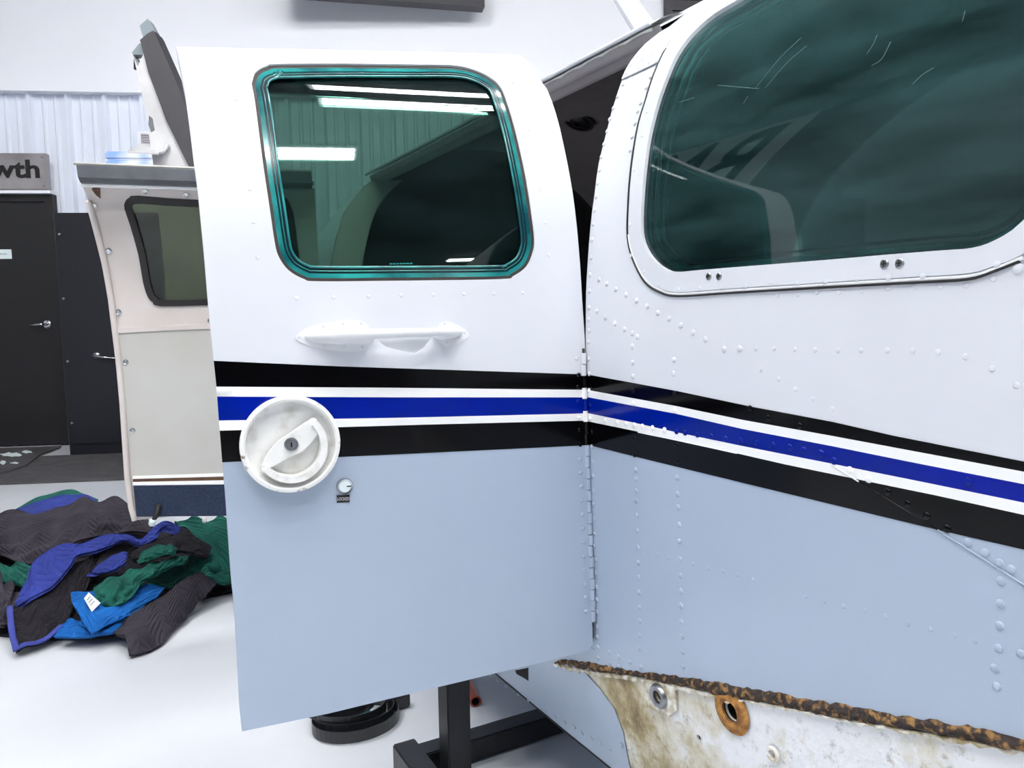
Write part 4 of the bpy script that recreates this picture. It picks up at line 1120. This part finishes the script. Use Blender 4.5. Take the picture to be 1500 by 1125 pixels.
# window high on the wall, dark slatted shutter, white boom
fa = deep(440, -6, 5.9); vp = np.array([math.cos(math.radians(-28.27 + 12.7)), math.sin(math.radians(-28.27 + 12.7)), 0])
wr = onwall(708, 14.5, WALLD - .17)
wax = np.array([vp, np.cross(UZ, vp), UZ])
wn = empty('window_1', wr - vp * .8 , None, None); wn['kind'] = 'structure'
box('window_frame', wr - vp * .8 + [0, 0, .03], (1.6, .12, .06), M['winframe'], wn, wax)
box('window_frame', wr - vp * .03 + [0, 0, .46], (.06, .12, .80), M['winframe'], wn, wax)
box('window_frame', wr - vp * 1.57 + [0, 0, .46], (.06, .12, .80), M['winframe'], wn, wax)
box('window_frame', wr - vp * .8 + [0, 0, .89], (1.6, .12, .06), M['winframe'], wn, wax)
box('pane', wr - vp * .8 + np.cross(UZ, vp) * .02 + [0, 0, .46], (1.5, .01, .82), M['bluepane'], wn, wax)
ls, lzb = ws(973.5, 45, WALLD - .05)
sh = empty('slatted_shutter', wallp(ls + .9, lzb - .6, WALLD - .02), 'dark slatted shutter on the wall above the cabin roof', 'shutter')
wbox('shutter_frame', 0, 0, 1, 1, WALLD - .1, .08, M['winframe'], sh, s0=ls, s1=ls + .055, z0=lzb - .6, z1=ZC - .2)
slz = ws(1000, 16, WALLD - .06)[1]; slh = slz - ws(1000, 32.5, WALLD - .06)[1]
for k in range(-6, 8):
    z = slz + k * slh
    if z + slh > ZC - .2: break
    wbox('slat', 0, 0, 1, 1, WALLD - .06, .05, M['slat'], sh, s0=ls + .055, s1=ls + 1.8, z0=z + .006, z1=z + slh - .006)
b0 = deep(950, 52, 3.3); b1 = deep(880, -55, 3.5); bdir = b0 - b1
bo = empty('white_boom', b0 + bdir * .4, 'smooth white tapered boom rising behind the cabin roof', 'boom')
tube('boom_tube', [b0 + bdir * 1.3, b0 + bdir * .5, b0, b1, b1 - bdir * .8], [.062, .056, .050, .038, .03], M['white'], bo, 24)
tube('boom_highlight_rib', [b0 + bdir * .5 + RR[0] * -.052 - RR[2] * .02, b0 - RR[0] * .046 - RR[2] * .018, b1 - RR[0] * .035 - RR[2] * .014], .004, M['bright'], bo, 6)  # rib in brighter white, standing in for the highlight along the boom's left edge
# the boom's foot post, down to the floor behind the airplane
bp_ = b0 + bdir * 1.3
box('boom_stand', (bp_[0], bp_[1], bp_[2] / 2), (.06, .06, bp_[2]), M['steelblack'], bo)

# ------------------------------------------------------------------ tail fin standing behind the rear door
FD = 4.2
fin = empty('tail_fin', (deep(275, 738, FD)[0], deep(275, 738, FD)[1], 0), 'grey tail fin with a black rubber leading edge standing on end', 'tail fin')
vd = RR[2] * np.array([1, 1, 0]); vd /= np.linalg.norm(vd)
def finsheet(name, pts, th_, mt, dd=0.0):
    c = [deep(x, y, FD) for x, y in pts]
    V = [p - vd * (th_ / 2 + dd) for p in c] + [p + vd * (th_ / 2 - dd) for p in c]; n = len(c)
    return mesh(name, V, [tuple(range(n))] + [tuple(range(2 * n - 1, n - 1, -1))] + [(i, i + n, (i + 1) % n + n, (i + 1) % n) for i in range(n)], mt, fin)
finsheet('fin_skin', [(199, 83), (206, 101), (215, 81), (224, 110), (250, 180), (290, 262), (345, 370), (352, 736), (262, 736), (245, 400), (230, 250), (217, 165), (206, 110)], .07, M['finpaint'])
finsheet('leading_edge_boot', [(212, 64), (222, 55), (231, 50), (234, 55), (262, 118), (278, 160), (300, 250), (352, 360), (345, 370), (290, 262), (250, 180), (224, 110)], .11, M['boot'])
finsheet('tip_cap', [(197, 80), (208, 66), (213, 68), (215, 83), (199, 83)], .06, M['fintip'])
finsheet('tip_light', [(213, 58), (208, 40), (219, 30), (222, 33), (231, 49), (222, 54)], .05, M['fintip'])
finsheet('hinge_horn', [(197, 82), (200, 84), (201, 101), (197, 102)], .02, M['rubber'])
bk = [deep(187, 222, FD - .12), deep(206, 210, FD + .05), deep(250, 211, FD + .05), deep(232, 224, FD - .12)]
V = bk + [p - [0, 0, .008] for p in bk]
mesh('tab_plate', V, [(0, 1, 2, 3), (7, 6, 5, 4), (0, 4, 5, 1), (1, 5, 6, 2), (2, 6, 7, 3), (3, 7, 4, 0)], M['finpaint'], fin)
tube('tab_bracket', [deep(231, 226, FD - .08), deep(240, 221, FD - .07), deep(246, 212, FD - .05)], .012, M['finpaint'], fin, 6)
finsheet('paint_wear', [(223, 172), (228, 176), (231, 193), (226, 196), (222, 185)], .075, M['sealgrey'])

# ------------------------------------------------------------------ pile of moving blankets
def cr1(P, n):
    return np.array(smoothpoly(P, n))
def blanket(name, rows, mt, label, amp=.008, seed=1, cat='blanket', thick=.012, parent=None, group='moving blankets in the pile', org=(0, 700), s=4.1667, floor_clip=True):
    """a draped quilt lofted through rows of (x, y, depth) control points"""
    rnd = np.random.RandomState(seed)
    G = [cr1([deep(org[0] + x / s, org[1] + y / s, d) for x, y, d in r], 6) for r in rows]
    n = min(len(g) for g in G); G = [g[:n] for g in G]
    cols = [cr1([g[j] for g in G], 7) for j in range(n)]
    A = np.array(cols)      # n x m x 3
    nn, mm = A.shape[:2]
    # creases
    du = np.gradient(A, axis=0); dv = np.gradient(A, axis=1); N = np.cross(du, dv); N /= np.linalg.norm(N, axis=2, keepdims=True) + 1e-9
    if np.mean(N @ np.array([0, -.5, .8])) < 0: N = -N
    i, j = np.meshgrid(np.arange(nn) / nn, np.arange(mm) / mm, indexing='ij')
    wv = np.zeros((nn, mm))
    for _ in range(7):
        a, b, ph = rnd.uniform(2, 9), rnd.uniform(-7, 7), rnd.uniform(0, 6.28)
        wv += np.sin(2 * np.pi * (a * i + b * j) / 1.6 + ph) * rnd.uniform(.3, 1)
    A = A + N * (wv * amp / 2.2)[..., None]
    B = A - N * thick
    if floor_clip:
        A[..., 2] = np.maximum(A[..., 2], .012); B[..., 2] = np.maximum(B[..., 2], .001)
    V = np.concatenate([A.reshape(-1, 3), B.reshape(-1, 3)]); K = nn * mm; F = []
    for a in range(nn - 1):
        for b in range(mm - 1):
            k = a * mm + b; F.append((k, k + mm, k + mm + 1, k + 1)); F.append((K + k, K + k + 1, K + k + mm + 1, K + k + mm))
    bd = [a * mm for a in range(nn)] + [(nn - 1) * mm + b for b in range(1, mm)] + [a * mm + mm - 1 for a in range(nn - 2, -1, -1)] + [b for b in range(mm - 2, 0, -1)]
    for k in range(len(bd)):
        a, b = bd[k], bd[(k + 1) % len(bd)]; F.append((a, b, b + K, a + K))
    lu = np.cumsum(np.r_[0, np.linalg.norm(np.diff(A[:, mm // 2], axis=0), axis=1)]); lv = np.cumsum(np.r_[0, np.linalg.norm(np.diff(A[nn // 2], axis=0), axis=1)])
    uv = np.stack(np.meshgrid(lu, lv, indexing='ij'), -1).reshape(-1, 2); uv = np.concatenate([uv, uv])
    o = mesh(name, V, F, mt, parent, True, uvs=uv)
    if label: tag(o, label, cat, group)
    return o, A
# core of the pile: a crumpled dark blanket underneath
core, _ = blanket('moving_blanket', [[(-500, 420, 3.6), (0, 330, 3.5), (400, 250, 3.45), (800, 280, 3.4), (1200, 330, 3.4), (1600, 380, 3.4)],
                               [(-500, 480, 3.2), (0, 440, 3.15), (400, 400, 3.05), (800, 380, 3.05), (1200, 400, 3.1), (1600, 500, 3.15)],
                               [(-500, 640, 2.9), (0, 620, 2.8), (400, 560, 2.75), (800, 520, 2.8), (1200, 540, 2.9), (1600, 640, 3.0)],
                               [(-500, 880, 2.7), (0, 880, 2.6), (400, 800, 2.5), (800, 720, 2.55), (1200, 640, 2.75), (1600, 700, 2.9)],
                               [(-500, 980, 2.6), (0, 950, 2.45), (400, 960, 2.4), (760, 930, 2.42), (1150, 760, 2.7), (1600, 760, 2.85)]], M['q_black'], 'black quilted blanket at the bottom of the pile', .02, 11)
blanket('moving_blanket', [[(60, 215, 3.55), (180, 140, 3.55), (300, 95, 3.55), (420, 74, 3.55), (500, 88, 3.55), (600, 130, 3.55)],
                           [(60, 250, 3.40), (180, 190, 3.40), (300, 150, 3.40), (420, 130, 3.40), (500, 140, 3.40), (600, 190, 3.40)]], M['q_green'], 'green blanket peeking out at the very top of the pile', .004, 2)
blanket('moving_blanket', [[(-150, 290, 3.42), (0, 226, 3.42), (130, 180, 3.42), (260, 128, 3.42), (420, 103, 3.42), (530, 112, 3.42), (640, 170, 3.42)],
                           [(-150, 330, 3.28), (0, 290, 3.28), (130, 250, 3.28), (260, 220, 3.28), (420, 190, 3.28), (530, 190, 3.28), (640, 220, 3.28)]], M['q_royal'], 'blue blanket between the green top one and the large charcoal one', .006, 3)
blanket('moving_blanket', [[(-300, 330, 3.32), (-100, 270, 3.30), (0, 238, 3.30), (130, 205, 3.28), (260, 216, 3.25), (360, 180, 3.25), (450, 125, 3.28), (540, 110, 3.30), (620, 135, 3.28), (720, 140, 3.26), (800, 160, 3.22), (850, 240, 3.15)],
                           [(-300, 400, 3.15), (-100, 340, 3.12), (0, 310, 3.10), (130, 290, 3.08), (260, 285, 3.05), (360, 260, 3.05), (450, 220, 3.08), (540, 195, 3.10), (620, 195, 3.08), (720, 200, 3.06), (810, 215, 3.04), (900, 265, 3.0)],
                           [(-300, 440, 3.0), (-100, 420, 2.95), (0, 400, 2.92), (130, 390, 2.90), (260, 370, 2.88), (360, 340, 2.88), (450, 300, 2.9), (540, 262, 2.92), (640, 260, 2.9), (740, 265, 2.9), (850, 268, 2.88), (940, 300, 2.85)],
                           [(-300, 500, 2.98), (-100, 490, 2.90), (0, 480, 2.86), (130, 515, 2.82), (240, 510, 2.80), (340, 470, 2.80), (430, 415, 2.82), (520, 365, 2.84), (620, 340, 2.84), (740, 345, 2.84), (850, 340, 2.82), (960, 330, 2.8)]],
        M['q_char'], 'large charcoal quilted blanket across the top of the pile', .016, 4)
# green under the charcoal one at the left
blanket('moving_blanket', [[(-60, 500, 2.84), (60, 530, 2.80), (180, 520, 2.76), (260, 540, 2.74)], [(-60, 560, 2.74), (60, 600, 2.70), (180, 610, 2.67), (260, 620, 2.66)], [(-60, 600, 2.70), (60, 640, 2.66), (160, 660, 2.64), (240, 690, 2.62)]], M['q_green'], 'green blanket fold beside the royal blue lining at the left', .008, 5)
# far-left charcoal bundle
blanket('moving_blanket', [[(-260, 560, 2.7), (-100, 570, 2.66), (0, 590, 2.62), (60, 650, 2.58), (95, 720, 2.54)], [(-260, 720, 2.56), (-100, 730, 2.5), (0, 720, 2.48), (60, 760, 2.46), (90, 800, 2.46)], [(-260, 900, 2.5), (-100, 900, 2.46), (0, 915, 2.42), (40, 890, 2.42), (70, 860, 2.42)]], M['q_char'], 'charcoal blanket bundle at the left edge, beside the blue-hemmed one', .014, 6)
# black blanket with royal-blue lining folded over
bl, BA = blanket('moving_blanket', [[(700, 395, 2.74), (560, 470, 2.66), (440, 545, 2.60), (330, 655, 2.54), (200, 720, 2.48), (110, 752, 2.44), (62, 790, 2.42)],
                             [(640, 440, 2.70), (550, 560, 2.60), (450, 690, 2.52), (350, 800, 2.46), (240, 860, 2.41), (140, 900, 2.37), (70, 920, 2.35)],
                             [(600, 470, 2.68), (540, 610, 2.56), (450, 800, 2.46), (380, 900, 2.40), (290, 975, 2.35), (190, 1015, 2.31), (98, 1052, 2.28)]],
                 M['q_black'], 'black blanket with a royal blue lining and hem hanging to the floor', .010, 7)
blanket('blue_lining', [[(1130, 320, 2.78), (1060, 275, 2.76), (1005, 262, 2.75), (940, 292, 2.74), (860, 372, 2.72), (780, 344, 2.70), (640, 350, 2.68), (500, 400, 2.64), (390, 400, 2.62), (300, 440, 2.60), (200, 520, 2.57), (175, 600, 2.52), (130, 690, 2.46), (90, 760, 2.425)],
                        [(1120, 360, 2.755), (1050, 300, 2.745), (1000, 285, 2.735), (940, 335, 2.715), (860, 390, 2.70), (780, 365, 2.68), (660, 385, 2.655), (540, 430, 2.625), (420, 440, 2.60), (320, 520, 2.57), (240, 620, 2.53), (190, 690, 2.48), (140, 735, 2.445), (95, 765, 2.42)],
                        [(1130, 390, 2.75), (1060, 345, 2.74), (990, 330, 2.73), (950, 370, 2.705), (860, 408, 2.69), (760, 378, 2.67), (690, 405, 2.65), (590, 440, 2.62), (470, 470, 2.59), (425, 540, 2.56), (330, 655, 2.515), (250, 705, 2.475), (170, 740, 2.44), (100, 770, 2.415)]],
        M['q_royal'], None, .004, 8, parent=bl)
hem = [tuple(q) for q in BA[-1, :]] + [tuple(q) for q in BA[::-1, -1]][1:int(len(BA) * .52)]
tube('blue_hem', [np.array(q) + [0, 0, .002] for q in hem[::2]], .009, M['q_hem'], bl, 8, flat=.5)
# small royal-blue cuff
blanket('moving_blanket', [[(520, 575, 2.62), (590, 530, 2.62), (680, 478, 2.63), (760, 450, 2.64), (785, 470, 2.64)], [(530, 590, 2.58), (600, 560, 2.57), (690, 520, 2.58), (750, 500, 2.59), (770, 500, 2.60)], [(540, 582, 2.57), (620, 580, 2.56), (690, 560, 2.56), (740, 535, 2.57), (765, 515, 2.585)]], M['q_royal'], 'small royal blue folded cuff in the middle of the pile', .003, 9)
# green big on the right
blanket('moving_blanket', [[(1060, 250, 2.95), (1200, 255, 2.95), (1400, 240, 2.95), (1560, 240, 2.95)], [(1120, 340, 2.88), (1250, 340, 2.86), (1420, 330, 2.85), (1580, 330, 2.85)], [(1180, 430, 2.82), (1290, 440, 2.80), (1420, 440, 2.79), (1580, 440, 2.79)], [(1100, 510, 2.76), (1240, 500, 2.74), (1400, 530, 2.74), (1580, 560, 2.74)], [(980, 590, 2.68), (1120, 590, 2.68), (1260, 560, 2.70), (1420, 600, 2.72)], [(900, 640, 2.62), (1050, 650, 2.63), (1220, 590, 2.67), (1420, 640, 2.70)]], M['q_green'], 'green blanket at the right end of the pile, under the rear door', .014, 10)
# black fold above it
blanket('moving_blanket', [[(780, 440, 2.72), (900, 385, 2.73), (1020, 360, 2.74), (1100, 300, 2.78), (1160, 320, 2.80), (1290, 430, 2.76)], [(800, 470, 2.66), (920, 420, 2.67), (1040, 400, 2.68), (1120, 390, 2.71), (1190, 400, 2.72), (1280, 460, 2.72)], [(810, 500, 2.63), (930, 470, 2.63), (1050, 450, 2.64), (1140, 450, 2.66), (1210, 460, 2.68), (1260, 490, 2.70)]], M['q_black'], 'black blanket fold between the two green blankets', .006, 12)
# green crumpled with tag
gb, _ = blanket('moving_blanket', [[(1150, 470, 2.66), (1010, 490, 2.62), (880, 540, 2.56), (760, 590, 2.52), (640, 610, 2.50), (590, 660, 2.47)], [(1140, 500, 2.62), (1000, 540, 2.57), (890, 590, 2.51), (780, 630, 2.46), (680, 660, 2.43), (570, 710, 2.42)], [(1100, 520, 2.61), (960, 580, 2.55), (870, 630, 2.49), (800, 690, 2.44), (700, 730, 2.41), (600, 760, 2.40)], [(1040, 540, 2.61), (930, 610, 2.54), (860, 660, 2.48), (800, 730, 2.43), (730, 775, 2.40), (640, 780, 2.39)]], M['q_green'], 'crumpled green blanket with a white sewn-in tag', .007, 13)
tg = [deep(x / 4.1667, 700 + y / 4.1667, d) for x, y, d in ((512, 735, 2.385), (540, 700, 2.385), (612, 765, 2.375), (560, 818, 2.37))]
V = tg + [p - RR[2] * -.002 for p in tg]
mesh('care_tag', V, [(0, 1, 2, 3), (7, 6, 5, 4), (0, 4, 5, 1), (1, 5, 6, 2), (2, 6, 7, 3), (3, 7, 4, 0)], M['labelwhite'], gb)
for k in range(3):
    a = tg[0] * (1 - .25 - k * .2) + tg[3] * (.25 + k * .2); b = tg[1] * (1 - .25 - k * .2) + tg[2] * (.25 + k * .2)
    p0 = a + (b - a) * .25 - RR[2] * .001; p1 = a + (b - a) * .8 - RR[2] * .001
    tube('tag_print', [p0, p1], .0009, M['greytext'], gb, 4)
rl, _ = blanket('moving_blanket', [[(830, 500, 2.62), (900, 430, 2.64), (990, 408, 2.65), (1060, 412, 2.66), (1080, 440, 2.66)], [(845, 520, 2.58), (910, 470, 2.58), (990, 440, 2.59), (1050, 440, 2.60), (1070, 460, 2.61)], [(860, 525, 2.58), (920, 500, 2.57), (990, 475, 2.58), (1040, 468, 2.59), (1060, 475, 2.60)]], M['q_green'], 'small green roll of blanket at the middle of the pile', .005, 14)
# bright blue
blanket('moving_blanket', [[(430, 700, 2.47), (560, 690, 2.46), (700, 690, 2.47), (870, 650, 2.52), (1010, 665, 2.58)], [(440, 760, 2.42), (560, 770, 2.40), (700, 770, 2.41), (850, 740, 2.45), (960, 720, 2.50)], [(470, 810, 2.38), (560, 860, 2.345), (680, 850, 2.36), (790, 810, 2.40), (880, 780, 2.45)], [(500, 870, 2.345), (560, 945, 2.31), (650, 900, 2.34), (740, 860, 2.37), (810, 830, 2.40)]], M['q_blue'], 'bright blue blanket folded to a corner at the front of the pile', .004, 15)
blanket('moving_blanket', [[(430, 850, 2.40), (520, 880, 2.385), (620, 890, 2.38), (720, 860, 2.40), (800, 820, 2.43)], [(380, 900, 2.37), (480, 930, 2.345), (590, 940, 2.34), (690, 910, 2.36), (770, 850, 2.40)], [(325, 968, 2.34), (440, 972, 2.33), (560, 958, 2.33), (680, 945, 2.345), (740, 900, 2.37)]], M['q_blue'], 'bright blue blanket layer lying flat beneath the folded one', .004, 16)
# charcoal front right
blanket('moving_blanket', [[(1330, 640, 2.70), (1240, 575, 2.68), (1140, 610, 2.62), (1030, 690, 2.54), (900, 770, 2.46), (780, 850, 2.40), (690, 940, 2.34)],
                           [(1290, 680, 2.66), (1220, 650, 2.63), (1130, 700, 2.56), (1030, 780, 2.48), (920, 850, 2.40), (800, 910, 2.34), (720, 955, 2.32)],
                           [(1250, 730, 2.63), (1190, 740, 2.59), (1120, 800, 2.52), (1040, 860, 2.44), (940, 910, 2.37), (830, 950, 2.31), (760, 965, 2.30)],
                           [(1180, 800, 2.60), (1140, 850, 2.54), (1100, 890, 2.48), (1040, 950, 2.41), (980, 1030, 2.34), (880, 1060, 2.285), (792, 1082, 2.26)]], M['q_char'], 'charcoal blanket trailing on the floor at the front right of the pile', .007, 17)

# ------------------------------------------------------------------ company banner on the left wall (seen mirrored in the big window)
bn = None
def frefl(px, py, X):
    u = on(FUS, px, py, (.7, .2)); q = FUS(*u); n = snormal(FUS, *u); d = q - CAM; d /= np.linalg.norm(d); r = d - 2 * (d @ n) * n
    return q + r * ((X - q[0]) / r[0])
xb = XL + .03
cB = frefl(1066, 238, xb); cA = frefl(990, 262, xb); cP = frefl(1050, 271, xb)
hB = abs(frefl(1066, 208, xb)[2] - frefl(1066, 266, xb)[2]); dAB = abs(cA[1] - cB[1])
wB = 3.0 * dAB; yc = cB[1] + dAB; hB *= 1.3
banner = box('banner', (XL + .012, yc, cB[2] - hB * .25), (.02, wB * 1.25, hB * 2.1), M['plate'], None); tag(banner, 'white company banner on the left wall, mirrored in the large window', 'banner')
put_text('banner_letters', 'BAS', (XL + .024, yc, cB[2]), np.array([0, 1.0, 0]), UZ, wB, hB, M['letter'], banner, ext_=.002, bold=.02)
put_text('banner_letters', 'PART SALES', (XL + .024, yc, cB[2] - hB * .82), np.array([0, 1.0, 0]), UZ, wB, hB * .24, M['letter'], banner, ext_=.002)
